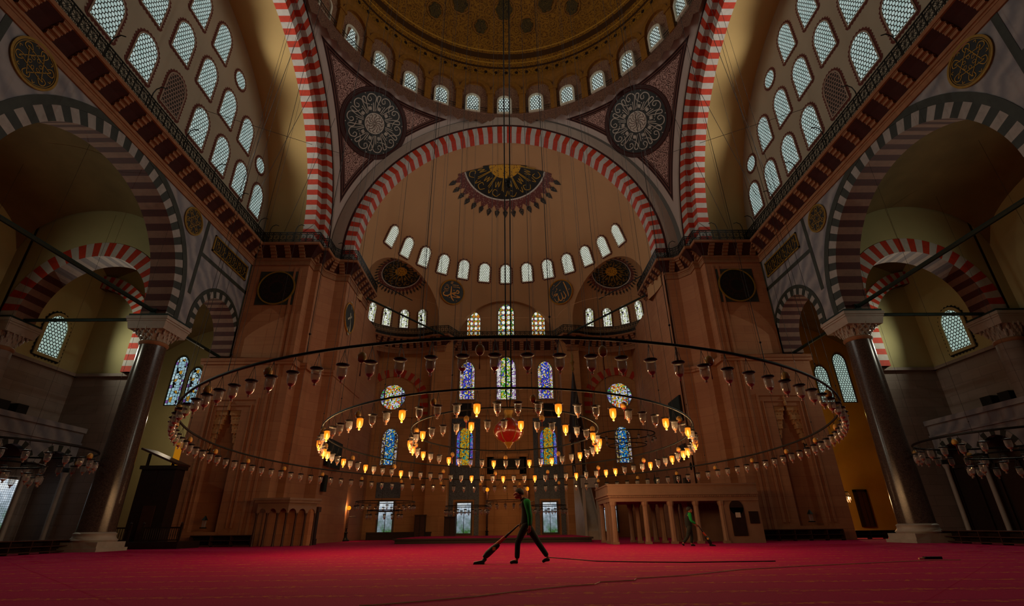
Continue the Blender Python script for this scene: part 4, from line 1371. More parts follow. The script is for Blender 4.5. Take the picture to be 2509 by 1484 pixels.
chandelier('huge outer ring chandelier of unlit glass bell lamps hung right across the hall', (.06, 21.2), 11.87, 3.98, 116, eggs=30, wires=28, tilt=-.03, rr=.036, skip_far=16)
chandelier('middle ring chandelier with many lit amber lamps inside the huge outer ring', (-.02, 21.2), 7.38, 4.18, 80, drop=.42, sc=1.0, lit=lambda i: i in LIT2, eggs=16, wires=20, tilt=-.04, rr=.034)
chandelier('small inner ring chandelier with lit amber lamps round the red lantern', (-.15, 21.2), 3.9, 4.5, 42, drop=.45, sc=1.0, lit=lambda i: i in LIT3, eggs=9, wires=10, tilt=-.05, rr=.032)

# smaller chandeliers
SMALL = [('small two-tier ring chandelier with pale glass lamps before the far left window', (-9.4, 40.5), 2.2, 2.75, 22, 1.3, 2.15, 14),
         ('small ring chandelier with pale glass lamps before the window left of the mihrab', (-3.3, 42.0), 1.7, 2.45, 18, 0, 0, 0),
         ('small ring chandelier with pale glass lamps before the window right of the mihrab', (3.0, 42.0), 1.5, 2.45, 18, 0, 0, 0),
         ('little ring chandelier hanging in front of the mihrab niche', (-.3, 44.0), 1.6, 2.9, 14, 0, 0, 0)]
for lb, c, R, z, n, R2, z2, n2 in SMALL:
    t = chandelier(lb, c, R, z, n, drop=.3, sc=.9, wires=3, ztop=18.0, rr=.03, group='small chandeliers near the qibla wall')
    if R2:
        mb = MB(); mb.tube([(R2 * cos(2 * PI * k / 32), R2 * sin(2 * PI * k / 32), z2 - z) for k in range(32)], .03, 5, closed=True); obj('lower_ring', mb, M['iron'], t, loc=(0, 0, 0))
        for i in range(n2):
            a = 2 * PI * i / n2; o = link('lamp', LM[(.9, .3, False)][0], t, loc=(R2 * cos(a), R2 * sin(a), z2 - z)); link('glass_bell', LM[(.9, .3, False)][1], o, loc=(0, 0, 0)); link('bulb_or_glint', LM[(.9, .3, False)][2], o, loc=(0, 0, 0))
t = chandelier('plain two-ring chandelier hanging by the right stained window, above the tribune', (8.9, 38.0), 2.1, 7.2, 16, drop=.35, sc=.8, wires=4, ztop=20.0, rr=.04)
mb = MB(); mb.tube([(1.4 * cos(2 * PI * k / 32), 1.4 * sin(2 * PI * k / 32), -.8) for k in range(32)], .03, 5, closed=True); obj('lower_ring', mb, M['iron'], t, loc=(0, 0, 0))
for s in (-1, 1):
    t = chandelier('ring chandelier of clear glass lamps hanging in the dark %s aisle' % SIDE[s], (s * 23.0, 22.9), 3.7, 4.35, 30, drop=.42, sc=1.25, wires=4, ztop=19.0, rr=.05, eggs=6, group='aisle chandeliers')
    R2 = 1.9; mb = MB(); mb.tube([(R2 * cos(2 * PI * k / 32), R2 * sin(2 * PI * k / 32), -.7) for k in range(32)], .04, 5, closed=True); obj('lower_ring', mb, M['iron'], t, loc=(0, 0, 0))
    for i in range(14):
        a = 2 * PI * i / 14; ms = LM[(1.25, .42, False)]; o = link('lamp', ms[0], t, loc=(R2 * cos(a), R2 * sin(a), -.7)); link('glass_bell', ms[1], o, loc=(0, 0, 0)); link('bulb_or_glint', ms[2], o, loc=(0, 0, 0))
chandelier('little chandelier with two glowing lamps deep in the right side passage', (24.6, 39.5), .75, 3.05, 8, drop=.3, sc=1.1, lit=lambda i: i in (4, 5), wires=2, ztop=14.0)

# the big red lantern on its long ropes
t = thing('hanging_lantern', 'big red glass lantern with brass neck hung at the centre of the rings', 'lantern', (0, 21.2, 3.85))
M['redglass'] = plain('red_lantern_glass', '8a2308', .25, var=.25, spec=.7)
mb = MB(); mb.lathe([(.0, 3.84), (.07, 3.87), (.09, 3.95), (.16, 4.02), (.2, 4.1)], (0, 21.2, 0), 16); obj('finial', mb, M['gold'], t, 40)
mb = MB(); mb.lathe([(.2, 4.1), (.42, 4.22), (.58, 4.42), (.62, 4.6), (.54, 4.8), (.36, 4.98), (.24, 5.08)], (0, 21.2, 0), 24, cap=False); obj('globe', mb, M['redglass'], t, 50)
mb = MB()
for k in range(6):
    a = 2 * PI * k / 6
    mb.tube([((r + .012) * cos(a), 21.2 + (r + .012) * sin(a), z) for r, z in ((.2, 4.1), (.42, 4.22), (.58, 4.42), (.62, 4.6), (.54, 4.8), (.36, 4.98), (.24, 5.08))], .018, 4)
obj('brass_rib', mb, M['gold'], t)
mb = MB(); mb.lathe([(.25, 5.06), (.16, 5.14), (.14, 5.25), (.2, 5.36), (.22, 5.42), (.17, 5.48), (.0, 5.5)], (0, 21.2, 0), 16); obj('neck', mb, M['gold'], t, 40)
for dx in (-.1, .12):
    mb = MB(); mb.tube([(dx * .4, 21.2, 5.48), (dx, 21.2, 6.4), (dx * 1.6, 21.2, 30), (dx * 1.8, 21.2, 55.6)], [.02, .03, .04, .06], 5, cap=False); obj('rope', mb, M['iron'], t)
mb = MB(); mb.ball((.07, 21.2, 17.6), .16, 8, 6); mb.lathe([(.05, 17.2), (.12, 17.4), (.05, 17.8), (.0, 18.1)], (.07, 21.2, 0), 8); obj('counterweight', mb, M['iron'], t)

# free wires strung across the great space
tw = [((-15.0, 27.8, 31.2), (-19.2, 31.0, 24.0)), ((-14.6, 24.0, 34.0), (-19.2, 29.0, 23.0)), ((-13.8, 30.0, 31.0), (-17.5, 33.0, 22.2)), ((15.0, 27.8, 31.2), (19.2, 31.0, 24.0)), ((14.6, 24.0, 34.0), (19.2, 29.0, 23.0)),
      ((13.6, 30.0, 31.0), (17.5, 33.0, 22.2))]
for a, b in tw:
    mb = MB(); mb.tube([a, b], .018, 4)
    tag(obj('stay_wire', mb, M['wire']), 'thin dark stay wire running up past the striped arch on the %s' % SIDE[1 if a[0] > 0 else -1], 'wire', 'stay wires on the ' + SIDE[1 if a[0] > 0 else -1])
for s in (-1, 1):
    mb = MB(); mb.tube([(s * 20.3, 24.2, 26.1), (s * 14.2, 33.8, 30.6), (s * 9.5, 34.2, 32.3)], .02, 4)
    tag(obj('stay_wire', mb, M['wire']), 'long level wire crossing in front of the pendentive roundel on the ' + SIDE[s], 'wire')
for s in (-1, 1):
    mb = MB(); mb.tube([(AX + s * 13.0, 41.6, 20.4), (AX + s * 10.2, 41.6, 21.7)] if 0 else [(AX + s * 12.9, 40.0, 22.0), (AX + s * 9.6, 46.0, 22.2)], .05, 5)
    tag(obj('tie_rod', mb, M['iron']), 'thin iron bar from the %s pier balcony into the apse corner' % SIDE[s], 'tie rod')
    mb = MB(); mb.tube([(AX + s * 12.9, 41.2, 20.3), (AX + s * 6.2, 47.6, 18.9)], .09, 6)
    tag(obj('tie_rod', mb, M['tie']), 'dark diagonal tie bar across the %s corner of the apse' % SIDE[s], 'tie rod')

# ------------------------------------------------------------------ qibla platform and fittings
mb = MB(); mb.box((-7.2, 34.4, 0), (5.2, 44.0, .26)); mb.box((-7.3, 34.3, .2), (5.3, 44.1, .3))
tag(obj('low_platform', mb, [M['wood']]), 'long low dark wooden platform before the mihrab', 'platform')
mb = MB(); mb.box((-7.1, 34.5, .3), (5.1, 43.9, .315)); tag(obj('platform_carpet', mb, M['carpet']), 'red carpet laid on the low wooden platform', 'carpet')
t = thing('low_bench', 'long low dark bench along the wall under the far left window', 'bench', (-9.5, 48.2, 0))
mb = MB(); mb.box((-12.6, 47.9, .5), (-6.9, 48.6, .62)); obj('seat', mb, M['wood'], t)
mb = MB(); mb.box((-12.6, 47.95, 0), (-6.9, 48.05, .5)); obj('front_board', mb, M['wood'], t)


def cabinet(label, x, y, w, h, d=.5):
    t = thing('cabinet', label, 'cabinet', (x, y, 0))
    mb = MB(); mb.box((x - w / 2, y - d / 2, 0), (x + w / 2, y + d / 2, h)); obj('body', mb, M['wood'], t)
    mb = MB(); mb.box((x - w / 2 - .04, y - d / 2 - .04, h), (x + w / 2 + .04, y + d / 2 + .04, h + .06)); obj('top', mb, M['wood2'], t)
    for q in (-1, 1):
        mb = MB(); mb.box((x + q * w / 4 - w * .2, y - d / 2 - .02, .08), (x + q * w / 4 + w * .2, y - d / 2, h - .08)); obj('door', mb, M['wood2'], t)


cabinet('dark wooden cabinet standing right of the far left window', -7.9, 48.0, .95, 1.95)
cabinet('dark wooden cabinet left of the mihrab window beside the tile panel', -5.1, 46.6, .95, 1.75)


def candlestick(label, x, y, h, lit=True):
    t = thing('candlestick', label, 'candlestick', (x, y, 0), 'mihrab candlesticks')
    mb = MB(); mb.lathe([(.32, 0), (.32, .08), (.2, .14), (.12, .3), (.1, .55), (.16, .62), (.07, .7), (.06, .9), (.12, .95)], (x, y, 0), 16); obj('base', mb, M['iron'], t, 40)
    mb = MB(); mb.lathe([(.09, .95), (.08, h - .2)], (x, y, 0), 12); obj('candle', mb, M['wood2'], t, 40)
    mb = MB(); mb.tube([(x - .02, y, h * .72), (x + .5, y, h * .74), (x + .62, y, h * .74)], .03, 5); mb.box((x + .1, y - .1, h * .7), (x + .66, y + .1, h * .71)); obj('reading_tray', mb, M['wood'], t)
    mb = MB(); mb.ball((x, y, h), .17, 14, 10); obj('globe', mb, M['globe'], t, 60)


p = on_y(855, 1244, 44.5); candlestick('tall candlestick with glowing yellow globe at the far left of the apse', p.x, 44.5, p.z)
p = on_y(1194, 1199, 47.0); candlestick('tall candlestick with glowing yellow globe left of the mihrab', p.x, 47.0, p.z)
p = on_y(1292, 1197, 47.0); candlestick('tall candlestick with glowing yellow globe right of the mihrab', p.x, 47.0, p.z)


# minbar: pulpit stair with a tall conical spire
t = thing('minbar', 'tall marble pulpit with stair and slender dark conical spire right of the mihrab', 'minbar', (6.1, 44, 0))
mb = MB(); x0, x1 = 5.7, 6.7
mb.add([(x0, 40.2, 0), (x0, 46.2, 0), (x0, 46.2, 5.0), (x0, 45.2, 5.0), (x0, 40.2, .6), (x1, 40.2, 0), (x1, 46.2, 0), (x1, 46.2, 5.0), (x1, 45.2, 5.0), (x1, 40.2, .6)],
       [(0, 1, 2, 3, 4), (9, 8, 7, 6, 5), (0, 4, 9, 5), (4, 3, 8, 9), (3, 2, 7, 8), (1, 6, 7, 2)]); obj('stair_flank', mb, M['marble'], t)
mb = MB()
for x in (x0 - .03, x1 - .03): mb.obox((x, 40.2, .62), (0.06, 0, 0), (0, 5.0, 4.4), (0, 0, .75))
obj('balustrade', mb, M['marble'], t)
mb = MB(); mb.box((x0 - .1, 40.0, 0), (x0 + .08, 40.25, 4.0)); mb.box((x1 - .08, 40.0, 0), (x1 + .1, 40.25, 4.0)); mb.box((x0 - .15, 39.95, 3.6), (x1 + .15, 40.3, 4.3)); obj('gate', mb, M['marble'], t)
mb = MB()
for x in (x0 + .06, x1 - .06):
    for y in (45.2, 46.2): mb.lathe([(.08, 5.0), (.07, 8.0)], (x, y, 0), 8)
obj('canopy_post', mb, M['wood'], t)
mb = MB(); mb.box((x0 - .15, 45.0, 8.0), (x1 + .15, 46.4, 8.6)); obj('canopy_cornice', mb, M['wood2'], t)
mb = MB(); mb.lathe([(.75, 8.6), (.7, 8.9), (.08, 14.2), (.05, 14.4)], (6.2, 45.7, 0), 12); obj('spire', mb, M['wood'], t, 30)
mb = MB(); mb.lathe([(.05, 14.4), (.16, 14.7), (.05, 15.0), (.22, 15.4), (.05, 15.7), (.12, 16.0), (0, 16.4)], (6.2, 45.7, 0), 8); obj('finial', mb, M['gold'], t, 40)

# muezzin's tribune on square posts
t = thing('prayer_tribune', 'low marble tribune on square posts in front of the right pier', 'tribune', (9.4, 30, 0))
TX0, TX1, TY0, TY1 = 5.55, 13.7, 29.1, 33.0
mb = MB()
mb.box((TX0 - .1, TY0 - .1, 2.3), (TX1, TY1, 2.42)); mb.box((TX0 - .18, TY0 - .18, 2.42), (TX1, TY1, 2.52)); mb.box((TX0 - .05, TY0 - .05, 2.1), (TX1, TY1, 2.3))
obj('entablature', mb, M['trib'], t)
mb = MB(); mb.box((TX0 - .1, TY0 - .1, 2.52), (TX1, TY0, 2.95)); mb.box((TX0 - .1, TY0, 2.52), (TX0, TY1, 2.95)); mb.box((TX0 - .16, TY0 - .16, 2.92), (TX1, TY0 + .04, 3.0)); mb.box((TX0 - .16, TY0, 2.92), (TX0 + .04, TY1, 3.0))
obj('parapet', mb, M['trib'], t)
mb = MB()
for k in range(80): mb.box((TX0 + k * .1, TY0 - .14, 2.31), (TX0 + k * .1 + .05, TY0 - .1, 2.4))
obj('dentil_frieze', mb, M['trib'], t)
for i, x in enumerate((TX0 + .15, TX0 + 1.9, TX0 + 3.3, TX0 + 4.7, TX0 + 6.1)):
    for y in (TY0 + .1, TY0 + 1.9, TY1 - .2):
        if y > TY0 + 1 and i > 3: continue
        mb = MB(); mb.box((x - .16, y - .16, .0), (x + .16, y + .16, .12)); mb.lathe([(.17, .12), (.15, .3), (.14, 1.85), (.18, 1.95), (.2, 2.1)], (x, y, 0), 8, a0=PI / 8, a1=2 * PI + PI / 8); obj('post', mb, M['trib'], t)
for y in (TY0 + .75, TY0 + 1.35):
    mb = MB(); mb.box((TX0, y - .13, 0), (TX0 + .3, y + .13, 2.1)); obj('post', mb, M['trib'], t)
mb = MB(); mb.box((TX0 + 5.0, TY1 - .3, 0), (TX1, TY1, 2.1)); obj('rear_wall', mb, M['trib'], t)
mb = MB(); mb.box((TX0 + 6.15, TY0 + .02, 0), (TX1, TY0 + .2, 2.1)); obj('front_wall', mb, M['trib'], t)
mb = MB(); mb.box((TX0 + 6.5, TY0 - .03, .35), (TX0 + 7.25, TY0 + .03, 1.75)); mb.lathe([(0.375, -.03), (.375, .03)], (TX0 + 6.875, TY0, 1.75), 20, axis=(Vector((1, 0, 0)), Vector((0, 0, 1)), Vector((0, 1, 0)))); dr = obj('arched_door', mb, M['wood'], t)
mb = MB(); mb.box((TX0 + 6.75, TY0 - .045, 1.25), (TX0 + 7.02, TY0 - .032, 1.5)); obj('paper_notice', mb, M['white'], dr)
mb = MB(); mb.box((TX0 + 7.5, TY0 - .03, .95), (TX0 + 8.0, TY0 + .03, 1.55)); obj('dark_panel', mb, M['wood'], t)
# things on the tribune top
for x, w, h in ((9.6, .35, .55), (10.15, .3, .4)):
    mb = MB(); mb.box((x, 30.0, 3.0 - .45), (x + w, 30.4, 3.0 + h)); tag(obj('speaker_box', mb, M['wood']), 'dark %s box standing on top of the tribune' % ('taller' if h > .5 else 'shorter'), 'box')
mb = MB(); mb.lathe([(.14, 2.55), (.1, 2.9), (.05, 3.1), (.11, 3.3), (.03, 3.5), (.0, 3.75)], (8.5, 30.3, 0), 10); tag(obj('brass_ewer', mb, M['iron'], smooth=40), 'dark slender ewer-like finial on the tribune parapet', 'finial')

# left stone canopy on slender columns at the pier corner
t = thing('stone_canopy', 'small stone canopy with scalloped arches and slender dark posts at the left pier', 'canopy', (-13.6, 32.4, 0))
fp = [(-15.0, 31.9), (-13.1, 31.75), (-11.95, 33.2)]
for i in range(2):
    a, b = Vector(fp[i]), Vector(fp[i + 1]); L = (b - a).length; d = (b - a) / L; nr = Vector((d.y, -d.x))
    f = Fr((a.x, a.y, 0), (d.x, d.y, 0), (0, 0, 1), (-nr.x, -nr.y, 0)); nb = 3
    for k in range(nb):
        c, r = L * (k + .5) / nb, L / nb / 2 * .8
        mb = MB(); m = 12
        for j in range(m):
            u0, u1 = c - L / nb / 2 + L / nb * j / m, c - L / nb / 2 + L / nb * (j + 1) / m
            zf = lambda u: 1.75 + (sqrt(max(0, r * r - (u - c) ** 2)) * 1.15 if abs(u - c) < r else 0)
            mb.quad(f(u0, zf(u0)), f(u1, zf(u1)), f(u1, 2.35), f(u0, 2.35)); mb.quad(f(u0, zf(u0), .15), f(u0, zf(u0)), f(u1, zf(u1)), f(u1, zf(u1), .15))
        obj('scalloped_arch', mb, M['trib'], t)
    for k in range(nb + (1 if i else 0)):
        q = f(L * k / nb, 0, .08); mb = MB(); mb.lathe([(.09, 0), (.07, .15), (.06, 1.6), (.1, 1.8)], (q.x, q.y, 0), 10); obj('post', mb, M['wood2'], t, 40)
mb = MB(); mb.prism([(-15.15, 31.75), (-13.02, 31.58), (-11.75, 33.15), (-11.9, 33.3), (-15.15, 33.3)], 2.35, 2.5); mb.prism([(-15.25, 31.65), (-12.98, 31.48), (-11.65, 33.1), (-11.8, 33.3), (-15.25, 33.3)], 2.5, 2.62); obj('roof_slab', mb, M['trib'], t)
mb = MB(); mb.prism([(-15.0, 32.9), (-12.2, 33.0), (-12.0, 33.25), (-15.0, 33.3)], 0, 2.35); obj('back_wall', mb, M['pier'], t)


# low shelves for books and shoes
def shelf(label, x0, y0, x1, y1, h=.62, n=5, grp='low open shelves', d=.4):
    t = thing('low_bookshelf', label, 'shelf', (x0, y0, 0), grp)
    a, b = Vector((x0, y0, 0)), Vector((x1, y1, 0)); L = (b - a).length; u = (b - a) / L; w = Vector((-u.y, u.x, 0))
    for nm, z0, z1 in (('bottom_board', .06, .1), ('middle_board', h / 2, h / 2 + .035), ('top_board', h - .04, h)):
        mb = MB(); mb.obox(a + Vector((0, 0, z0)), u * L, w * d, Vector((0, 0, z1 - z0))); obj(nm, mb, M['wood2'], t)
    mb = MB(); mb.obox(a + w * (d - .03) + Vector((0, 0, .06)), u * L, w * .03, Vector((0, 0, h - .08))); obj('back_board', mb, M['wood'], t)
    for k in range(n + 1):
        mb = MB(); mb.obox(a + u * (L * k / n - .02) + Vector((0, 0, 0)), u * .04, w * d, Vector((0, 0, h - .04))); obj('divider', mb, M['wood2'], t)


shelf('low dark shelf unit along the foot of the right pier', 14.1, 32.2, 19.9, 32.2, .62, 6)
shelf('low dark shelf unit along the foot of the left pier beside the pulpit rail', -18.9, 32.4, -15.3, 32.4, .62, 3)
shelf('long low dark shelf running from the right granite column out of view', 20.9, 26.2, 19.6, 15.5, .55, 9)
shelf('long low dark shelf running from the left granite column out of view', -19.6, 15.5, -20.9, 26.2, .55, 9)
shelf('low dark shelf far back in the right side passage', 22.0, 34.5, 27.0, 34.5, .5, 5)

# dark wooden preacher's pulpit and railing by the left column
t = thing('wooden_pulpit', 'tall dark carved wooden pulpit with railing between the left column and pier', 'pulpit', (-20.0, 30.3, 0))
mb = MB(); mb.box((-21.9, 29.5, 0), (-17.8, 31.6, .35)); obj('step', mb, M['wood'], t)
mb = MB(); mb.box((-21.6, 30.6, .35), (-19.6, 31.5, 4.2)); mb.box((-21.7, 30.5, 4.2), (-19.5, 31.6, 4.4)); obj('carved_body', mb, M['wood'], t)
mb = MB(); mb.box((-20.9, 30.55, .35), (-20.2, 30.62, 2.2)); obj('door', mb, M['wood2'], t)
mb = MB(); mb.obox((-21.8, 30.3, 5.3), (2.3, 0, -.9), (0, 1.4, 0), (.03, 0, .1)); obj('sloping_canopy', mb, M['wood2'], t)
for x in (-21.4, -19.9):
    mb = MB(); mb.box((x - .06, 30.6, 4.4), (x + .06, 30.72, 5.1 if x < -21 else 4.6)); obj('canopy_post', mb, M['wood'], t)
for x0, x1 in ((-21.8, -20.6), (-19.9, -17.85)):
    mb = MB(); mb.box((x0, 29.55, 1.0), (x1, 29.63, 1.08)); mb.box((x0, 29.55, .4), (x1, 29.63, .46)); n = int((x1 - x0) / .12)
    for k in range(n + 1): mb.lathe([(.02, .4), (.032, .7), (.02, 1.0)], (x0 + (x1 - x0) * k / n, 29.59, 0), 6)
    for x in (x0, x1): mb.box((x - .05, 29.54, .35), (x + .05, 29.64, 1.2)); mb.ball((x, 29.59, 1.26), .06, 8, 6)
    obj('railing', mb, M['wood'], t)

# wall things: screens, plaques, clock, grandfather clock, sconces
def flat(label, cat, name, px0, px1, Y, d, mats, rot=0.0, parts=()):
    a, b = on_y(*px0, Y), on_y(*px1, Y)
    x0, x1 = sorted((a.x, b.x)); z0, z1 = sorted((a.z, b.z))
    t = thing(name, label, cat, ((x0 + x1) / 2, Y, z0))
    mb = MB(); mb.box((x0, Y - d, z0), (x1, Y, z1)); obj('frame', mb, mats[0], t)
    mb = MB(); mb.box((x0 + .06, Y - d - .015, z0 + .06), (x1 - .06, Y - d, z1 - .06)); obj('panel', mb, mats[1], t)
    return t


flat('black calligraphy panel with white script left of the centre stained window', 'plaque', 'inscription_plaque', (1113, 988), (1155, 1020), YW - .02, .12, (M['wood2'], M['blackpanel']))
flat('black calligraphy panel with white script right of the centre stained window', 'plaque', 'inscription_plaque', (1331, 988), (1372, 1020), YW - .02, .12, (M['wood2'], M['blackpanel']))
for s in (-1, 1):
    X = s * 13.1; y0, y1, z0, z1 = (36.6, 39.6, 5.0, 6.9) if s < 0 else (36.8, 39.6, 8.0, 9.9)
    t = thing('wall_screen', 'large dark flat panel hung on the inner face of the %s pier' % SIDE[s], 'panel', (X, y0, z0))
    mb = MB(); mb.box((X, y0, z0), (X - s * .2, y1, z1)); obj('body', mb, M['blackpanel'], t)
    mb = MB(); mb.box((X - s * .2, y0 + .08, z0 + .08), (X - s * .215, y1 - .08, z1 - .08)); obj('face', mb, M['tie'], t)
t = thing('wall_screen', 'small dark panel low on the inner face of the left pier', 'panel', (-13.1, 36.8, 3.2))
mb = MB(); mb.box((-13.1, 36.7, 3.3), (-12.95, 37.4, 4.4)); obj('body', mb, M['blackpanel'], t)
mb = MB(); mb.box((-12.95, 36.8, 3.4), (-12.93, 37.3, 4.3)); obj('face', mb, M['tie'], t)
t = thing('wall_screen', 'dark square panel lower on the inner face of the right pier', 'panel', (13.1, 37, 5.6))
mb = MB(); mb.box((13.1, 37.2, 5.3), (12.9, 38.9, 6.4)); obj('body', mb, M['wood2'], t)
mb = MB(); mb.box((12.9, 37.3, 5.4), (12.88, 38.8, 6.3)); obj('face', mb, M['blackpanel'], t)
t = thing('wall_clock', 'small round clock on the inner side of the right pier', 'clock', (13.0, 36.9, 4.8))
ax = (Vector((0, 1, 0)), Vector((0, 0, 1)), Vector((-1, 0, 0)))
mb = MB(); mb.lathe([(.33, 0), (.33, .08), (.27, .1)], (13.15, 36.9, 4.75), 20, axis=ax); obj('rim', mb, M['iron'], t)
mb = MB(); mb.lathe([(.27, .09), (.0, .095)], (13.15, 36.9, 4.75), 20, axis=ax, cap=False); obj('dial', mb, M['white'], t)
t = thing('grandfather_clock', 'tall narrow dark clock case at the inner corner of the left pier', 'clock', (-12.3, 34.5, 0))
mb = MB(); mb.box((-12.75, 34.2, 0), (-12.2, 34.7, .35)); mb.box((-12.7, 34.25, .35), (-12.25, 34.65, 1.9)); obj('case', mb, M['wood'], t)
mb = MB(); mb.box((-12.78, 34.18, 1.9), (-12.17, 34.72, 2.2)); obj('hood', mb, M['wood2'], t)
mb = MB(); mb.box((-12.6, 34.235, .5), (-12.35, 34.25, 1.7)); obj('glass_door', mb, M['blackpanel'], t)
for s in (-1, 1):
    t = thing('wall_lantern', 'small dark lantern fixed in the niche of the %s pier' % SIDE[s], 'lantern', (s * 18.5, YP - .9, 1.0), 'pier niche lanterns')
    mb = MB(); mb.box((s * 18.5 - .14, YP - 1.0, 1.0), (s * 18.5 + .14, YP - .72, 1.06)); mb.lathe([(.2, 1.45), (.03, 1.7)], (s * 18.5, YP - .86, 0), 6); obj('cap', mb, M['iron'], t)
    mb = MB(); mb.lathe([(.1, 1.06), (.12, 1.45)], (s * 18.5, YP - .86, 0), 8); obj('glass', mb, M['glass'], t)
    # small speaker boxes up on the aisle wall
    for k in (0, 1):
        y = 28.2 + 1.2 * k
        mb = MB(); mb.box((s * 29.85, y, 7.1), (s * 29.2, y + .7, 7.9)); tag(obj('speaker_box', mb, M['blackpanel']), 'dark box on the raised gallery wall of the %s aisle, %s the column' % (SIDE[s], ('further from', 'nearer')[k]), 'box')
mb = MB(); mb.box((-22.4, 34.3, 4.5), (-21.4, 34.34, 6.3)); o = obj('window_90', mb, M['amberpane']); o['kind'] = 'structure'
t = thing('door_1', 'brown double door glowing under the lamps in the right side passage', 'door', (25.4, 45, 0), kind='structure')
q0, q1 = on_y(2098, 1205, 45.2), on_y(2143, 1290, 45.2)
for k in (0, 1):
    w = (q1.x - q0.x) / 2; mb = MB(); mb.box((q0.x + k * w + .03, 45.1, q1.z), (q0.x + (k + 1) * w - .03, 45.25, q0.z)); obj('leaf', mb, M['wood2'], t)
mb = MB(); mb.box((q0.x - .2, 45.2, q1.z), (q0.x, 45.4, q0.z + .2)); mb.box((q1.x, 45.2, q1.z), (q1.x + .2, 45.4, q0.z + .2)); mb.box((q0.x - .2, 45.2, q0.z), (q1.x + .2, 45.4, q0.z + .2)); obj('frame', mb, M['wood'], t)

KDAY, KWARM, KAMB, EXPO = .75, 3.1, .025, 0.0

# ------------------------------------------------------------------ painted and carved inscriptions
def smooth_pts(pts, k=4):
    pts = [Vector(p) for p in pts]; out = []
    if len(pts) < 3: return pts
    for i in range(len(pts) - 1):
        a, b, c, d = pts[max(0, i - 1)], pts[i], pts[i + 1], pts[min(len(pts) - 1, i + 2)]
        for j in range(k):
            t = j / k
            out.append(.5 * ((2 * b) + (c - a) * t + (2 * a - 5 * b + 4 * c - d) * t * t + (3 * b - a - 3 * c + d) * t ** 3))
    return out + [pts[-1]]


def ribbon(mb, fn, pts, w, mi=0, taper=True, sm=True):
    """brush stroke in 2-D mapped through fn(a, b)"""
    p = smooth_pts([(*q, 0) for q in pts]) if sm else [Vector((*q, 0)) for q in pts]
    n = len(p); L, R = [], []
    for i in range(n):
        t = (p[min(n - 1, i + 1)] - p[max(0, i - 1)])
        t = t.normalized() if t.length > 1e-6 else Vector((1, 0, 0))
        nn = Vector((-t.y, t.x, 0)); h = w / 2 * (1 if not taper else (.55 + .45 * sin(PI * min(1, max(0, (i + .6) / n)))))
        L.append(fn(*(p[i] + nn * h).xy)); R.append(fn(*(p[i] - nn * h).xy))
    mb.add(L + R, [(i, n + i, n + i + 1, i + 1) for i in range(n - 1)], mi)


MUH = [([(400, 310), (405, 400), (405, 480), (425, 560), (455, 602), (490, 635)], 30), ([(412, 478), (480, 448), (528, 425), (536, 390), (565, 383), (590, 405), (580, 440), (530, 452), (470, 470)], 26),
       ([(440, 476), (520, 505), (625, 524), (560, 545), (440, 545)], 26), ([(398, 485), (350, 530), (290, 550), (242, 535), (232, 492), (265, 466)], 28), ([(420, 276), (500, 266), (575, 260)], 14),
       ([(435, 318), (580, 302), (590, 330)], 13), ([(380, 240), (400, 205), (425, 225), (400, 250), (380, 240)], 14), ([(425, 190), (435, 205)], 8), ([(330, 560), (350, 566)], 14), ([(375, 576), (392, 580)], 14),
       ([(530, 605), (545, 628), (570, 618)], 9), ([(455, 375), (460, 398), (480, 398), (485, 370)], 7), ([(240, 360), (290, 320), (350, 350), (300, 390), (240, 380), (290, 420), (350, 410)], 9), ([(230, 420), (270, 445), (330, 440)], 8), ([(260, 300), (300, 290), (340, 310)], 8)]
ALL = [([(508, 205), (530, 260), (560, 360), (588, 480), (598, 565)], 24), ([(485, 420), (520, 500), (530, 545), (500, 588), (465, 578), (448, 530), (428, 440)], 22), ([(450, 560), (430, 612), (390, 620), (362, 580), (352, 490)], 22),
       ([(345, 490), (348, 580), (330, 640), (290, 620), (258, 545)], 15), ([(262, 450), (345, 455), (280, 492), (262, 450)], 20), ([(298, 292), (380, 240), (465, 180)], 10), ([(238, 332), (280, 292)], 9), ([(395, 395), (410, 375), (425, 392)], 12),
       ([(285, 410), (330, 370)], 8), ([(270, 230), (280, 255), (290, 235)], 8), ([(455, 636), (470, 655)], 14), ([(480, 625), (495, 640)], 12), ([(240, 370), (215, 430), (240, 490), (215, 520)], 7), ([(600, 400), (625, 410), (640, 385)], 8), ([(330, 320), (345, 345), (325, 350)], 10)]
VAV = [([(250, 350), (270, 390), (305, 372)], 26), ([(262, 395), (285, 470), (292, 540), (265, 592), (232, 575), (228, 520)], 26), ([(190, 445), (215, 430), (255, 400)], 22), ([(255, 260), (280, 300)], 16), ([(220, 230), (262, 220), (300, 250)], 10)]


M['palescript2'] = plain('pale_letters', 'b0a890', .7, var=.1)


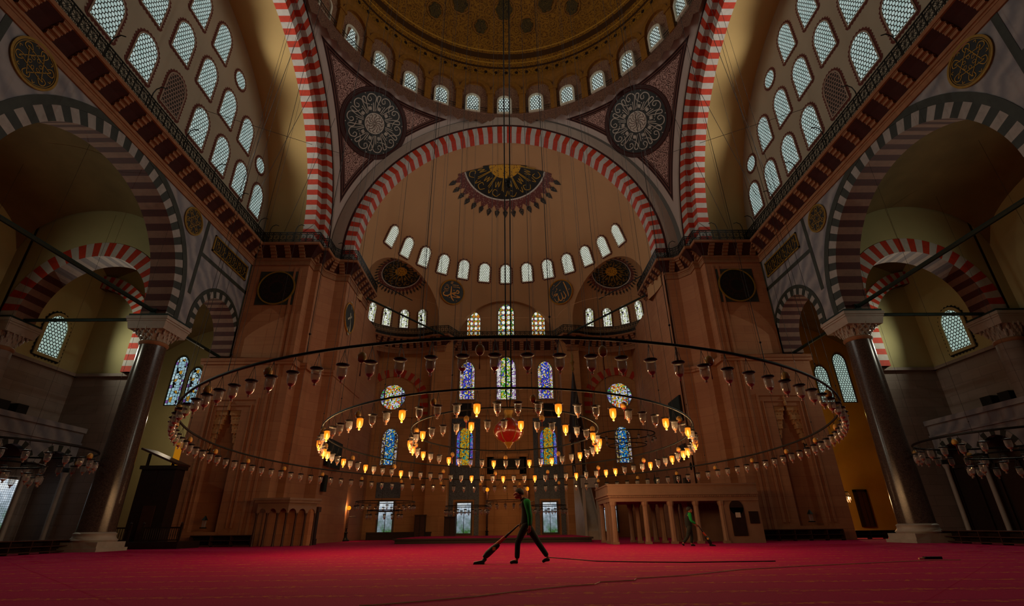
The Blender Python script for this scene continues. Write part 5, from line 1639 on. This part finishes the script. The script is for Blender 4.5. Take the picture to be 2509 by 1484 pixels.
def roundel(label, fr, R, strokes, c0, s0, gold='goldtext', ring='goldrim', grp=None, d=.06, sx=1.0):
    t = thing('calligraphy_roundel', label, 'roundel', fr(0, -R), grp)
    n = 48; mb = MB()
    prof = [(R, 0), (R, -d * 1.6), (R * .955, -d * 2), (R * .915, -d * 1.4), (R * .9, -d)]
    for i in range(n):
        for (r0, d0), (r1, d1) in zip(prof, prof[1:]):
            a, b = 2 * PI * i / n, 2 * PI * (i + 1) / n
            mb.quad(fr(r0 * cos(a), r0 * sin(a), d0), fr(r0 * cos(b), r0 * sin(b), d0), fr(r1 * cos(b), r1 * sin(b), d1), fr(r1 * cos(a), r1 * sin(a), d1))
    obj('rim', mb, M[ring], t, 40)
    mb = MB(); mb.add([fr(R * .91 * cos(2 * PI * i / n), R * .91 * sin(2 * PI * i / n), -d) for i in range(n)], [tuple(range(n))]); obj('panel', mb, M['blackpanel'], t)
    mb = MB(); f = lambda a, b: fr(a * R, b * R, -d - .012)
    for pts, w in strokes: ribbon(mb, f, [((x - c0[0]) / s0 * sx, (c0[1] - y) / s0) for x, y in pts], w / s0)
    obj('lettering', mb, M[gold], t)
    return t


hd = hc
for px, py, st, c0, s0, nm in ((1107, 716, MUH, (435, 440), 292, 'looping gold strokes, left of centre'), (1374.7, 715.5, ALL, (418, 422), 292, 'tall slanted stroke and curves, right of centre')):
    p = on_sphere(px, py, hc, HR)
    _f = disc_frame(p, hc); _f.o = _f.o - _f.w * .06
    roundel('black gold-rimmed roundel on the half dome, ' + nm, _f, 1.42, st, c0, s0, grp='half dome calligraphy roundels', d=.1)
for s in (-1, 1):
    f = Fr((s * 13.23, 38.0 if s < 0 else 38.0, 16.9), (0, s * -1.0, 0), (0, 0, 1), (s, 0, 0))
    roundel('narrow-looking dark oval calligraphy roundel on the inner side face of the %s pier' % SIDE[s], f, 1.3, VAV, (250, 410), 170, gold='palescript2', ring='goldrim', grp='pier side roundels', sx=1.0)


def radial(mb, f, n, r0, r1, w, mi=0):
    """ring of tall upright letters with looped heads"""
    for k in range(n):
        a0 = 2 * PI * k / n; S = 2 * PI / n
        g = lambda u, r: (r * cos(a0 + u * S), r * sin(a0 + u * S))
        h = r1 - r0
        st = [[(.08, r0), (.06, r0 + .45 * h), (.0, r0 + .8 * h), (.18, r0 + .98 * h), (.42, r0 + .98 * h), (.6, r0 + .78 * h), (.5, r0 + .6 * h), (.34, r0 + .68 * h), (.42, r0 + .84 * h)],
              [(.26, r0), (.22, r0 + .5 * h)], [(.45, r0 + .08 * h), (.5, r0 + .3 * h), (.58, r0 + .1 * h), (.64, r0 + .3 * h), (.72, r0 + .1 * h), (.76, r0 + .3 * h)],
              [(.95, r0 + .05 * h), (.78, r0 + .5 * h), (.72, r0 + .88 * h), (.9, r0 + .9 * h), (.92, r0 + .6 * h), (.55, r0 + .42 * h)], [(.35, r0 + .38 * h), (.45, r0 + .4 * h)], [(.62, r0 + 1.06 * h), (.66, r0 + 1.1 * h)]]
        for q in st: ribbon(mb, f, [g(*p) for p in q], w)


M['palescript'] = plain('pale_script_paint', 'b3a99c', .8, var=.1)
for s, (px, py) in ((-1, (915, 303)), (1, (1563, 298))):
    cc = (0, Y0, Z0); p = on_sphere(px, py, cc, SR); fr = disc_frame(p, cc); R = 3.12
    fr.o = fr.o - fr.w * (R * R / 2 / SR + .02)
    t = thing('calligraphy_roundel', 'large dark pendentive roundel with pale radiating script %s of the half dome arch' % SIDE[s], 'roundel', fr(0, -R), 'pendentive calligraphy roundels')
    mb = MB(); n = 64
    for i, (r0, r1, mi) in enumerate(((1.0, .97, 0), (.97, .955, 1), (.955, .93, 0), (.93, .915, 1), (.915, .86, 0))):
        ring_face(mb, fr, 0, 0, R * r1, R * r0, -.03, n, mi, 0, 2 * PI, th=.5)
    obj('painted_rim', mb, [M['outline'], M['wood2']], t)
    mb = MB(); mb.add([fr(R * .865 * cos(2 * PI * i / n), R * .865 * sin(2 * PI * i / n), -.025) for i in range(n)], [tuple(range(n))]); obj('panel', mb, M['blackpanel'], t)
    mb = MB(); radial(mb, lambda a, b: fr(a * R, b * R, -.045), 10, .33, .8, .026); obj('lettering', mb, M['palescript'], t)
    mb = MB(); mb.add([fr(R * .29 * cos(2 * PI * i / n), R * .29 * sin(2 * PI * i / n), -.04) for i in range(n)], [tuple(range(n))]); obj('centre_disc', mb, M['palescript'], t)
    mb = MB()
    for k in range(12):
        a = 2 * PI * k / 12; ribbon(mb, lambda x, y: fr(x * R, y * R, -.055), [(.03 * cos(a), .03 * sin(a)), (.14 * cos(a + .5), .14 * sin(a + .5)), (.23 * cos(a + .1), .23 * sin(a + .1)), (.26 * cos(a + .5), .26 * sin(a + .5))], .016)
    obj('centre_lettering', mb, M['outline'], t)

# arcade spandrel roundels and inscription panels
for s in (-1, 1):
    for cy, cz, R, w in ((26.25, 18.62, .9, 'smaller-looking one near the pier'), (14.75, 18.72, 1.05, 'nearer one by the wide arch')):
        fr = Fr((s * (W - .02), cy, cz), (0, -s, 0), (0, 0, 1), (s, 0, 0))
        t = thing('calligraphy_roundel', 'gold on black spandrel roundel above the %s arcade, %s' % (SIDE[s], w), 'roundel', fr(0, -R), 'arcade spandrel roundels'); n = 40
        mb = MB(); ring_face(mb, fr, 0, 0, R * .9, R, -.06, n, 0, 0, 2 * PI, th=.06); ring_face(mb, fr, 0, 0, R * .84, R * .87, -.05, n, 0, 0, 2 * PI, th=.02); obj('rim', mb, M['gold'], t)
        mb = MB(); mb.add([fr(R * .91 * cos(2 * PI * i / n), R * .91 * sin(2 * PI * i / n), -.03) for i in range(n)], [tuple(range(n))]); obj('panel', mb, M['blackpanel'], t)
        mb = MB(); f = lambda a, b: fr(a * R, b * R, -.045)
        for k in range(6):
            a = PI * k / 3 + .3; b = a + PI * .66
            ribbon(mb, f, [(.62 * cos(a), .62 * sin(a)), (.62 * cos(b), .62 * sin(b))], .03, sm=False, taper=False)
            q = lambda r, u: (r * cos(a + u), r * sin(a + u))
            ribbon(mb, f, [q(.42, -.12), q(.56, -.22), q(.74, -.2), q(.8, 0), q(.72, .22), q(.56, .2), q(.48, .08)], .035)
            ribbon(mb, f, [q(.55, .02), q(.66, .06), q(.6, -.08)], .03); ribbon(mb, f, [q(.7, .42), q(.8, .48), q(.74, .6)], .03)
            ribbon(mb, f, [q(.14, 0), q(.25, .3), q(.3, 0), q(.22, -.3), q(.14, 0)], .025)
        obj('lettering', mb, M['goldflat'], t)
    fr = Fr((s * (W - .02), 30.88, 18.52), (0, -s, 0), (0, 0, 1), (s, 0, 0))
    t = thing('inscription_plaque', 'long black inscription panel with gold script and frame in the %s arcade by the pier' % SIDE[s], 'panel', fr(0, -.6), 'arcade inscription panels')
    mb = MB()
    for a, b, c, d in ((-2.25, 2.25, .5, .6), (-2.25, 2.25, -.6, -.5), (-2.25, -2.15, -.6, .6), (2.15, 2.25, -.6, .6)): mb.obox(fr(a, c, -.07), fr(b, c, -.07) - fr(a, c, -.07), fr(a, d, -.07) - fr(a, c, -.07), fr(a, c, 0) - fr(a, c, -.07))
    obj('frame', mb, M['gold'], t)
    mb = MB(); mb.quad(fr(-2.15, -.5, -.03), fr(2.15, -.5, -.03), fr(2.15, .5, -.03), fr(-2.15, .5, -.03)); obj('panel', mb, M['blackpanel'], t)
    mb = MB(); f = lambda a, b: fr(a, b, -.045); rnd = random.Random(3)
    for k in range(17):
        x = -1.95 + k * .24
        ribbon(mb, f, [(x, .42), (x + .02, .1), (x - .02, -.2 - .1 * rnd.random())], .03)
        if k % 2: ribbon(mb, f, [(x + .2, -.1), (x + .1, -.36), (x - .15, -.38), (x - .22, -.2)], .03)
        if k % 3 == 0: ribbon(mb, f, [(x + .05, .2), (x + .16, .28), (x + .2, .12), (x + .08, .08)], .035)
        if k % 3 == 1: ribbon(mb, f, [(x + .08, -.02), (x + .2, .02)], .05)
    obj('lettering', mb, M['goldflat'], t)
    # dark square medallion high on the pier front
    fr = fr_y(YP - .01); cx, cz, R = s * 17.55, 17.6, 1.45
    t = thing('calligraphy_roundel', 'dark bronze roundel on a square green tile plaque high on the %s pier' % SIDE[s], 'roundel', (cx, YP, cz - R), 'pier front roundels')
    mb = MB(); mb.box((cx - 1.42, YP - .03, cz - 1.4), (cx + 1.42, YP + .01, cz + 1.4)); obj('plaque', mb, M['plaque'] if 'plaque' in M else M['band'], t)
    mb = MB(); ring_face(mb, fr, cx, cz, R * .9, R * .97, -.09, 48, 0, 0, 2 * PI, th=.09); obj('rim', mb, M['gold'], t)
    mb = MB(); n = 48; mb.add([fr(cx + R * .91 * cos(2 * PI * i / n), cz + R * .91 * sin(2 * PI * i / n), -.06) for i in range(n)], [tuple(range(n))]); obj('panel', mb, M['blackpanel'], t)
    mb = MB(); radial(mb, lambda a, b: fr(cx + a * R, cz + b * R, -.075), 12, .3, .78, .022); obj('lettering', mb, M['wood2'], t)


# sunburst medallions
def sunburst(label, cen, R, axis, rad, petals, grp, okf=None):
    """axis: unit direction from the sphere centre; rad: metres for gold centre, script ring, rim, plait ring, petal tip"""
    w = Vector(axis).normalized(); u = Vector((1, 0, 0)); u = (u - w * u.dot(w)).normalized(); v = w.cross(u)
    def f(a, b, dd=.03):
        r = sqrt(a * a + b * b); t = r / R; k = (R - dd)
        if r < 1e-6: return Vector(cen) + w * k
        return Vector(cen) + w * (k * cos(t)) + (u * a + v * b) / r * (k * sin(t))
    ok = okf or (lambda p: p.y > HC + 1.35)
    t = thing('sunburst_medallion', label, 'medallion', f(0, 0), grp)
    def disc(nm, r0, r1, mat, dd):
        mb = MB(); n = 64; m = 4
        for i in range(n):
            for j in range(m):
                q = [f(r * cos(2 * PI * a / n), r * sin(2 * PI * a / n), dd) for r, a in ((r0 + (r1 - r0) * j / m, i), (r0 + (r1 - r0) * (j + 1) / m, i), (r0 + (r1 - r0) * (j + 1) / m, i + 1), (r0 + (r1 - r0) * j / m, i + 1))]
                if all(ok(p) for p in q): mb.quad(*q)
        if mb.f: obj(nm, mb, mat, t)
    g, sr, rm, pl, tip = rad
    disc('gold_centre', 0, g, M['goldspeck'], .05); disc('script_ring', g, sr, M['blackpanel'], .04); disc('rim', sr, rm, M['palescript'], .05); disc('plait_ring', rm, pl, M['plait'], .035)
    mb = MB()
    for k in range(12):
        a0 = 2 * PI * k / 12; S = 2 * PI / 12; h = sr - g
        q = lambda uu, rr: ((g + rr * h) * cos(a0 + uu * S), (g + rr * h) * sin(a0 + uu * S))
        for st in ([(.1, .0), (.1, .65)], [(.2, .0), (.2, .6)], [(.4, .15), (.5, .45), (.62, .2), (.7, .5), (.85, .25)], [(.3, .75), (.5, .9), (.75, .8), (.7, .6), (.5, .65)], [(.85, .6), (.95, .85), (1.05, .7)]):
            pts = [q(*p) for p in st]
            if all(ok(f(*p)) for p in pts): ribbon(mb, lambda a, b: f(a, b, .055), pts, .085 * rad[1] / 4)
    if mb.f: obj('gold_lettering', mb, M['goldflat'], t)
    mb = MB(); mb2 = MB()
    for k in range(petals):
        a = 2 * PI * (k + .5) / petals; S = PI / petals
        q = lambda da, r, dd=.04: f(r * cos(a + da * S), r * sin(a + da * S), dd)
        h = tip - pl
        pts = [q(0, pl + .25 * h), q(.62, pl + .5 * h), q(.42, pl + .72 * h), q(0, tip), q(-.42, pl + .72 * h), q(-.62, pl + .5 * h)]
        if all(ok(p) for p in pts): mb.add(pts, [tuple(range(6))])
        pts = [q(-.9, pl, .035), q(.9, pl, .035), q(.3, pl + .36 * h, .035), q(-.3, pl + .36 * h, .035)]
        if all(ok(p) for p in pts): mb2.add(pts, [(0, 1, 2, 3)])
    obj('pointed_petals', mb, M['petal'], t); obj('inner_leaves', mb2, M['plait'], t)
    return t


def speck(name, a, b, sc):
    t = NT(name); k = t.math('LESS_THAN', t.n('TexVoronoi', {'Vector': t.obj(), 'Scale': sc}).outputs['Distance'], .3)
    return t.done(t.bsdf(t.mix(k, lin(a), lin(b)), .6))


M['goldspeck'] = speck('speckled_gold', 'b58518', '5e3a10', 5)
M['plait'] = speck('maroon_plait', '5a2a24', '8a6a5a', 6)
M['petal'] = speck('dark_petal', '221d17', '6a5a48', 7)
sunburst('large black and gold sunburst with dark pointed petals on the crown of the half dome', hc, HR, (0, sin(math.radians(13.5)), cos(math.radians(13.5))), (1.65, 4.1, 4.25, 4.95, 6.25), 38, 'sunburst medallions', okf=lambda p: p.y > 40.1)
for s in (-1, 1):
    ec = Vector((AX + s * EX, EY, EZ)); p = on_sphere(983 if s < 0 else 1498, 664, ec, ER)
    sunburst('smaller gold sunburst inside the %s corner half dome of the apse' % SIDE[s], ec, ER, p - ec, (.62, 2.0, 2.1, 2.35, 2.95), 40, 'sunburst medallions', okf=lambda p: (p - hc).length > HR + .06)


# ------------------------------------------------------------------ people
def skin(name, nodes, edges, mat, parent, root=0, sub=2):
    """nodes: (co, radius) list"""
    me = bpy.data.meshes.new('tmp'); me.from_pydata([n[0] for n in nodes], edges, []); me.update()
    o = bpy.data.objects.new('tmp', me); COL.objects.link(o)
    o.modifiers.new('s', 'SKIN')
    for i, n in enumerate(nodes):
        r = n[1] if isinstance(n[1], (tuple, list)) else (n[1], n[1])
        me.skin_vertices[0].data[i].radius = r
        me.skin_vertices[0].data[i].use_root = (i == root)
    o.modifiers['s'].use_smooth_shade = True
    q = o.modifiers.new('d', 'SUBSURF'); q.levels = sub; q.render_levels = sub
    bpy.context.view_layer.update()
    ev = o.evaluated_get(bpy.context.evaluated_depsgraph_get())
    m2 = bpy.data.meshes.new_from_object(ev); m2.name = name; m2.materials.clear(); m2.materials.append(mat)
    bpy.data.objects.remove(o)
    m2.polygons.foreach_set('use_smooth', [True] * len(m2.polygons))
    return link(name, m2, parent)


M['skin'] = plain('skin', '8a5b45', .6, var=.08)
M['hair'] = plain('dark_hair', '120d0a', .7)
M['vest'] = plain('dark_vest', '0f1512', .85, var=.2)
M['green'] = plain('green_sweater', '0d8038', .85, var=.15, sc=9)
M['trouser'] = plain('dark_green_trousers', '141a16', .85, var=.2)
M['shoe'] = plain('black_shoe', '0a0908', .5)
M['vac'] = plain('black_vacuum_plastic', '161412', .4)
M['vacred'] = plain('orange_red_vacuum_tube', '9c3a18', .45)


def chain(nodes, edges, pts, start=None):
    i0 = len(nodes); last = start
    for p in pts:
        nodes.append(p); i = len(nodes) - 1
        if last is not None: edges.append((last, i))
        last = i
    return last


def person(label, P, base, face, J, extras):
    """J: joint positions; P(key) -> Vector; face = -1 looks to -X"""
    t = thing('person', label, 'person', base)
    N, E = [], []
    pel = chain(N, E, [(J['pelvis'], .105)])
    chest = chain(N, E, [(J['belly'], .115), (J['chest'], .13), (J['upper'], .11)], pel)
    nk = chain(N, E, [(J['neck'], .058), (J['neck2'], .055)], chest)
    hd_ = chain(N, E, [(J['head'] + Vector((0, 0, -.05)), .1), (J['head'], .122), (J['head'] + Vector((-.012 * face, 0, .055)), .112), (J['head'] + Vector((-.015 * face, 0, .1)), .075)], nk)
    jaw = chain(N, E, [(J['head'] + Vector((face * .065, 0, -.07)), .062), (J['head'] + Vector((face * .088, 0, -.1)), .045)], hd_ - 3)
    nose = chain(N, E, [(J['head'] + Vector((face * .095, 0, .005)), .035), (J['head'] + Vector((face * .135, 0, -.025)), .02)], hd_ - 2)
    for k, dy in (('n', -1), ('f', 1)):
        a = chain(N, E, [(J['sh' + k], .062), ((J['sh' + k] + J['el' + k]) / 2, .05), (J['el' + k], .044), (J['wr' + k], .03), (J['pa' + k], (.022, .036))], chest)
        d = (J['pa' + k] - J['wr' + k]).normalized()
        side = Vector((d.z, 0, -d.x)) if abs(d.y) < .9 else Vector((1, 0, 0))
        for m in range(4):
            off = side * ((m - 1.5) * .019); ln = (.062, .072, .068, .05)[m]
            curl = J['cu' + k]
            chain(N, E, [(J['pa' + k] + d * .03 + off, .0095), (J['pa' + k] + d * (.03 + ln * .55) + off + curl * .35 * ln, .009), (J['pa' + k] + d * (.03 + ln * .75) + off + curl * ln, .008)], a)
        chain(N, E, [(J['wr' + k] + d * .035 + side * .03, .011), (J['wr' + k] + d * .075 + side * .048 + curl * .02, .009)], a)
        l = chain(N, E, [(J['hip' + k], .085), ((J['hip' + k] * .55 + J['kn' + k] * .45), .078), (J['kn' + k], .058), (J['kn' + k] * .55 + J['an' + k] * .45, .052), (J['an' + k], .036), (J['ball' + k], .032), (J['toe' + k], .025)], pel)
    skin('body', N, E, M['skin'], t)
    for q in (-1, 1):
        mb = MB(); mb.ball(J['head'] + Vector((face * .088, q * .034, .012)), .012, 8, 6); obj('eye', mb, M['hair'], t)
        mb = MB(); mb.ball(J['head'] + Vector((-face * .005, q * .098, -.01)), .03, 8, 6, sc=(.7, .35, 1)); obj('ear', mb, M['skin'], t)
    mb = MB(); mb.ball(J['head'] + Vector((face * .058, 0, -.06)), .03, 8, 4, sc=(.9, 1, .2)); obj('mouth', mb, M['shoe'], t)
    # hair cap
    mb = MB(); c = J['head'] + Vector((-face * .03, 0, .035)); n = 28
    for i in range(7):
        for k in range(n):
            def hp(i, k):
                th = PI * .62 * i / 7; q = 2 * PI * k / n; rr = .125
                th *= 1.0 if cos(q) * -face > .1 else .62 + .38 * max(0, (cos(q) * -face + 1) / 1.1) ** 1.5
                return c + Vector((rr * 1.02 * sin(th) * cos(q), rr * .93 * sin(th) * sin(q), rr * cos(th)))
            mb.quad(hp(i, k), hp(i + 1, k), hp(i + 1, k + 1), hp(i, k + 1))
    obj('hair', mb, M['hair'], t, 170)
    # clothes
    N, E = [], []; r = chain(N, E, [(J['pelvis'] + Vector((0, 0, .1)), .15), (J['pelvis'] + Vector((0, 0, .02)), .155)])
    for k in 'nf':
        chain(N, E, [(J['hip' + k], .108), (J['hip' + k] * .55 + J['kn' + k] * .45, .096), (J['kn' + k], .078), (J['kn' + k] * .5 + J['an' + k] * .5, .072), (J['an' + k] + (J['kn' + k] - J['an' + k]).normalized() * .03, .066)], r)
    skin('trousers', N, E, M['trouser'], t)
    N, E = [], []; r = chain(N, E, [(J['pelvis'] + Vector((0, 0, -.08)), .16), (J['pelvis'] + Vector((0, 0, .05)), .168), (J['belly'], .165), (J['chest'], .172), (J['upper'], .15)])
    chain(N, E, [(J['upper'] * .3 + J['neck'] * .7, .1), (J['neck'] * .6 + J['neck2'] * .4, .072)], r)
    for k in 'nf': chain(N, E, [(J['sh' + k] * .85 + J['upper'] * .15, .1)], r)
    skin('vest', N, E, M['vest'], t)
    for k in 'nf':
        N, E = [], []; chain(N, E, [(J['sh' + k] + (J['chest'] - J['sh' + k]) * .3, .085), (J['sh' + k] + Vector((0, 0, .05)), .1), (J['sh' + k], .1), ((J['sh' + k] + J['el' + k]) / 2, .076), (J['el' + k], .066), (J['wr' + k], .047)])
        skin('sleeve', N, E, M['green'], t)
        d = J['toe' + k] - J['an' + k]
        N, E = [], []; chain(N, E, [(J['heel' + k], .042), (J['an' + k] * .4 + J['ball' + k] * .6, .047), (J['ball' + k], .043), (J['toe' + k], .03)])
        skin('shoe', N, E, M['shoe'], t)
    return t


def man_joints(fn, far, pel_dy):
    """fn(x, y, depth offset) -> point"""
    return fn


# the man in the middle, walking left behind his vacuum
YM = 14.25
q1 = lambda x, y, dy=0.0: on_y(1120 + x / 6.746, 1180 + y / 6.746, YM) + Vector((0, dy, 0))
flo = lambda v, z: Vector((v.x, v.y, z))
J = dict(pelvis=q1(1150, 700), belly=q1(1160, 580), chest=q1(1155, 440), upper=q1(1130, 345), neck=q1(1075, 285), neck2=q1(1045, 250), head=q1(1010, 205),
         shn=q1(1150, 345, -.17), eln=q1(1195, 570, -.2), wrn=q1(1195, 735, -.2), pan=q1(1195, 775, -.2), cun=Vector((-.6, 0, -.2)),
         shf=q1(1120, 350, .17), elf=q1(1120, 560, .2), wrf=q1(1075, 668, .14), paf=q1(1055, 690, .1), cuf=Vector((.2, -.3, -.8)),
         hipn=q1(1120, 740, -.09), knn=q1(1000, 1000, -.1), ann=flo(q1(990, 1310, -.1), .085), balln=flo(q1(900, 1350, -.1), .045), toen=flo(q1(870, 1350, -.1), .035), heeln=flo(q1(1010, 1350, -.1), .045),
         hipf=q1(1180, 740, .09), knf=q1(1345, 1010, .09), anf=q1(1510, 1255, .09), ballf=flo(q1(1430, 1340, .09), .05), toef=flo(q1(1410, 1350, .09), .032), heelf=q1(1540, 1285, .09))
person('man in green sweater and dark vest walking left pushing a vacuum, mid-floor', None, (J['pelvis'].x, YM, 0), -1, J, None)


def vacuum(label, q, Y, sc=1.0):
    b = q(420, 1350); t = thing('vacuum_cleaner', label, 'vacuum cleaner', (b.x, Y, 0))
    d = Vector((0, .14, 0)); h0, h1 = q(265, 1355), q(450, 1355)
    mb = MB(); x0, x1 = sorted((h0.x, h1.x)); sg = 1 if h1.x > h0.x else -1
    mb.add([(h0.x, Y - .15, .0), (h1.x, Y - .15, .0), (h1.x, Y + .15, .0), (h0.x, Y + .15, .0), (h0.x + sg * .02, Y - .14, .05), (h1.x, Y - .12, .1), (h1.x, Y + .12, .1), (h0.x + sg * .02, Y + .14, .05)],
           [(0, 3, 2, 1), (4, 5, 6, 7), (0, 1, 5, 4), (1, 2, 6, 5), (2, 3, 7, 6), (3, 0, 4, 7)]); obj('floor_head', mb, M['vac'], t)
    mb = MB(); mb.add([(h0.x, Y - .1, .052), (h0.x + sg * .1, Y - .1, .07), (h0.x + sg * .1, Y + .1, .07), (h0.x, Y + .1, .052)], [(0, 1, 2, 3)]); obj('front_trim', mb, M['white'], t)
    mb = MB(); mb.tube([q(430, 1310), q(470, 1265)], .05, 8); obj('joint', mb, M['vac'], t)
    mb = MB(); mb.tube([q(440, 1260), q(500, 1195), q(590, 1110), q(660, 1055), q(690, 1025)], [.06, .085, .085, .07, .05], 10); obj('dust_body', mb, M['vac'], t, 50)
    mb = MB(); mb.tube([q(545, 1130), q(660, 1030), q(790, 915)], [.05, .05, .04], 8); obj('tube', mb, M['vacred'], t, 50)
    p = q(610, 1105); mb = MB(); mb.box((p.x - .04, Y - .095, p.z - .04), (p.x + .04, Y - .085, p.z + .04)); obj('badge', mb, M['eggtop'], t)
    mb = MB(); mb.tube([q(690, 1020), q(830, 880), q(920, 800), q(1000, 725), q(1065, 695)], [.035, .03, .022, .02, .022], 8); obj('handle', mb, M['vac'], t, 50)
    return t


vacuum('upright black and orange vacuum cleaner pushed by the man mid-floor', lambda x, y: q1(x, y, .1), YM + .1)

# the second man further off, walking right
YM2 = 25.2
q2 = lambda x, y, dy=0.0: on_y(1640 + x / 11.414, 1220 + y / 11.414, YM2) + Vector((0, dy, 0))
J = dict(pelvis=q2(545, 790), belly=q2(525, 690), chest=q2(520, 560), upper=q2(540, 450), neck=q2(555, 400), neck2=q2(560, 375), head=q2(565, 335),
         shn=q2(530, 460, -.17), eln=q2(570, 640, -.2), wrn=q2(700, 715, -.16), pan=q2(740, 745, -.12), cun=Vector((.2, .3, -.7)),
         shf=q2(555, 450, .17), elf=q2(620, 620, .2), wrf=q2(690, 700, .14), paf=q2(735, 735, .12), cuf=Vector((.2, -.3, -.7)),
         hipn=q2(540, 840, -.09), knn=q2(490, 1090, -.1), ann=q2(360, 1260, -.1), balln=flo(q2(395, 1370, -.1), .05), toen=flo(q2(400, 1390, -.1), .03), heeln=q2(330, 1260, -.1),
         hipf=q2(590, 840, .09), knf=q2(650, 1090, .09), anf=flo(q2(640, 1320, .09), .085), ballf=flo(q2(720, 1380, .09), .045), toef=flo(q2(760, 1380, .09), .035), heelf=flo(q2(630, 1380, .09), .045))
person('second man in dark green walking right with a vacuum before the tribune posts', None, (J['pelvis'].x, YM2, 0), 1, J, None)
# his vacuum: the same machine mirrored, steeper
def q2v(x, y):
    a, b = Vector((265, 1355)), Vector((1065, 695))
    # map the first machine's outline on to this one: head at the far right, handle at his hands
    u = (x - 265) / 800; v = (1355 - y) / 660
    X = 1280 - u * 520; Yp = 1372 - v * 640
    return q2(X, Yp, 0)


vacuum('black upright vacuum cleaner held by the second man before the tribune', q2v, YM2)

# cords
M['cord'] = plain('pale_cord', 'ffc090', .6)
mb = MB(); mb.tube([on_z(x, y, .012) for x, y in ((880, 1483), (911, 1482), (1029, 1472.5), (1163, 1461), (1244, 1450.6), (1338, 1440.5), (1386, 1435.5), (1456, 1431), (1470, 1425), (1554, 1421), (1559, 1416.5), (1680, 1409), (1811, 1395), (1956, 1386.6), (2141, 1378), (2290, 1371.5), (2354, 1371))], .009, 5)
tag(obj('power_cord', mb, M['cord']), 'long pale cord lying across the red carpet in the foreground', 'cord')
mb = MB(); mb.tube([on_z(x, y, .012) for x, y in ((1345, 1365), (1400, 1369), (1460, 1374), (1560, 1376), (1680, 1377), (1900, 1374))], .012, 5)
tag(obj('power_cord', mb, M['iron']), 'dark cord trailing on the carpet behind the man with the vacuum', 'cord')
p = on_z(2285, 1367, .02); t = thing('cord_plug', 'small dark plug and socket block lying on the carpet at the right', 'plug', (p.x, p.y, 0))
mb = MB(); mb.box((p.x - .22, p.y - .05, .0), (p.x + .22, p.y + .05, .06)); obj('block', mb, M['iron'], t)
mb = MB(); mb.tube([p + Vector((-.22, 0, .0)), p + Vector((-.4, -.05, .0))], .02, 6); obj('plug', mb, M['cord'], t)

# ------------------------------------------------------------------ light
def lamp_light(kind, loc, power, col, size=0.0, rot=None, spot=None, name='light'):
    l = bpy.data.lights.new(name, kind); l.energy = power; l.color = col
    if kind in ('POINT', 'SPOT'): l.shadow_soft_size = size
    if kind == 'SPOT': l.spot_size = spot; l.spot_blend = 1.0
    o = bpy.data.objects.new(name, l); COL.objects.link(o); o.location = loc
    if rot is not None: o.rotation_euler = rot
    return o


def aim(d): return Vector(d).to_track_quat('-Z', 'Y').to_euler()


DAY = (1.0, .95, .84); WARM = (1.0, .56, .24)
K = KDAY
for s in (-1, 1):
    for y in (14.2, 18.2, 22.2, 26.3, 30.3):
        for z in (25.2, 29.2, 33.0):
            if (y - Y0) ** 2 + (z - Z0) ** 2 > 12.6 ** 2: continue
            lamp_light('SPOT', (s * (XT - .5), y, z), 720 * K, DAY, 0, aim((-s, 0, .12)), math.radians(150), 'tympanum_daylight')
for k in range(0, ND, 2):
    a = 2 * PI * (k + .5) / ND; d = Vector((cos(a), sin(a), 0))
    lamp_light('SPOT', Vector((0, Y0, 38.7)) + d * 14.2, 300 * K, DAY, 0, aim(-d + Vector((0, 0, .15))), math.radians(160), 'drum_daylight')
for k in range(-6, 7, 2):
    a = math.radians(11.35 * k); d = Vector((sin(a), cos(a), 0))
    lamp_light('SPOT', hc + d * 12.0 + Vector((0, 0, 5)), 420 * K, (1, .98, .92), 0, aim(-d + Vector((0, 0, -.1))), math.radians(165), 'half_dome_daylight')
for s in (-1, 1):
    lamp_light('SPOT', (s * (XO - .6), 30.7, 12.6), 1500 * K, (1, 1, .8), 0, aim((-s, -.2, .1)), math.radians(165), 'aisle_daylight')
    lamp_light('SPOT', (s * (XO - .6), 21.0, 12.6), 900 * K, (1, 1, .8), 0, aim((-s, 0, .1)), math.radians(165), 'aisle_daylight')
for i in range(len(NLIT)):
    p, sc = NLIT[i]
    lamp_light('POINT', p, 16 * KWARM, WARM, .05, name='lamp_glow')
lamp_light('POINT', (-26.5, 41.0, 9.0), 350, (1, .8, .55), .1, name='passage_daylight')
lamp_light('POINT', (24.6, 39.2, 2.6), 300, WARM, .1, name='passage_glow')
lamp_light('POINT', (27.0, 41.5, 9.0), 60, (1, .7, .2), .1, name='passage_glow')
for px, py, Y in ((855, 1244, 44.2), (1194, 1199, 46.7), (1292, 1197, 46.7)):
    lamp_light('POINT', on_y(px, py, Y) + Vector((0, -.25, 0)), 70, WARM, .17, name='candle_glow')

w = bpy.data.worlds.new('world'); SC.world = w; w.use_nodes = True
bg = w.node_tree.nodes['Background']; bg.inputs[0].default_value = (1.0, .74, .54, 1); bg.inputs[1].default_value = KAMB
SC.view_settings.view_transform = 'Standard'; SC.view_settings.look = 'None'; SC.view_settings.gamma = 1.0; SC.view_settings.use_curve_mapping = False
SC.view_settings.exposure = EXPO
SC.cycles.use_denoising = True
SC.cycles.use_adaptive_sampling = True; SC.cycles.adaptive_threshold = .04
SC.cycles.max_bounces = 4; SC.cycles.diffuse_bounces = 2; SC.cycles.glossy_bounces = 2; SC.cycles.transmission_bounces = 2; SC.cycles.transparent_max_bounces = 10
SC.cycles.caustics_reflective = False; SC.cycles.caustics_refractive = False
SC.cycles.sample_clamp_indirect = 2.0
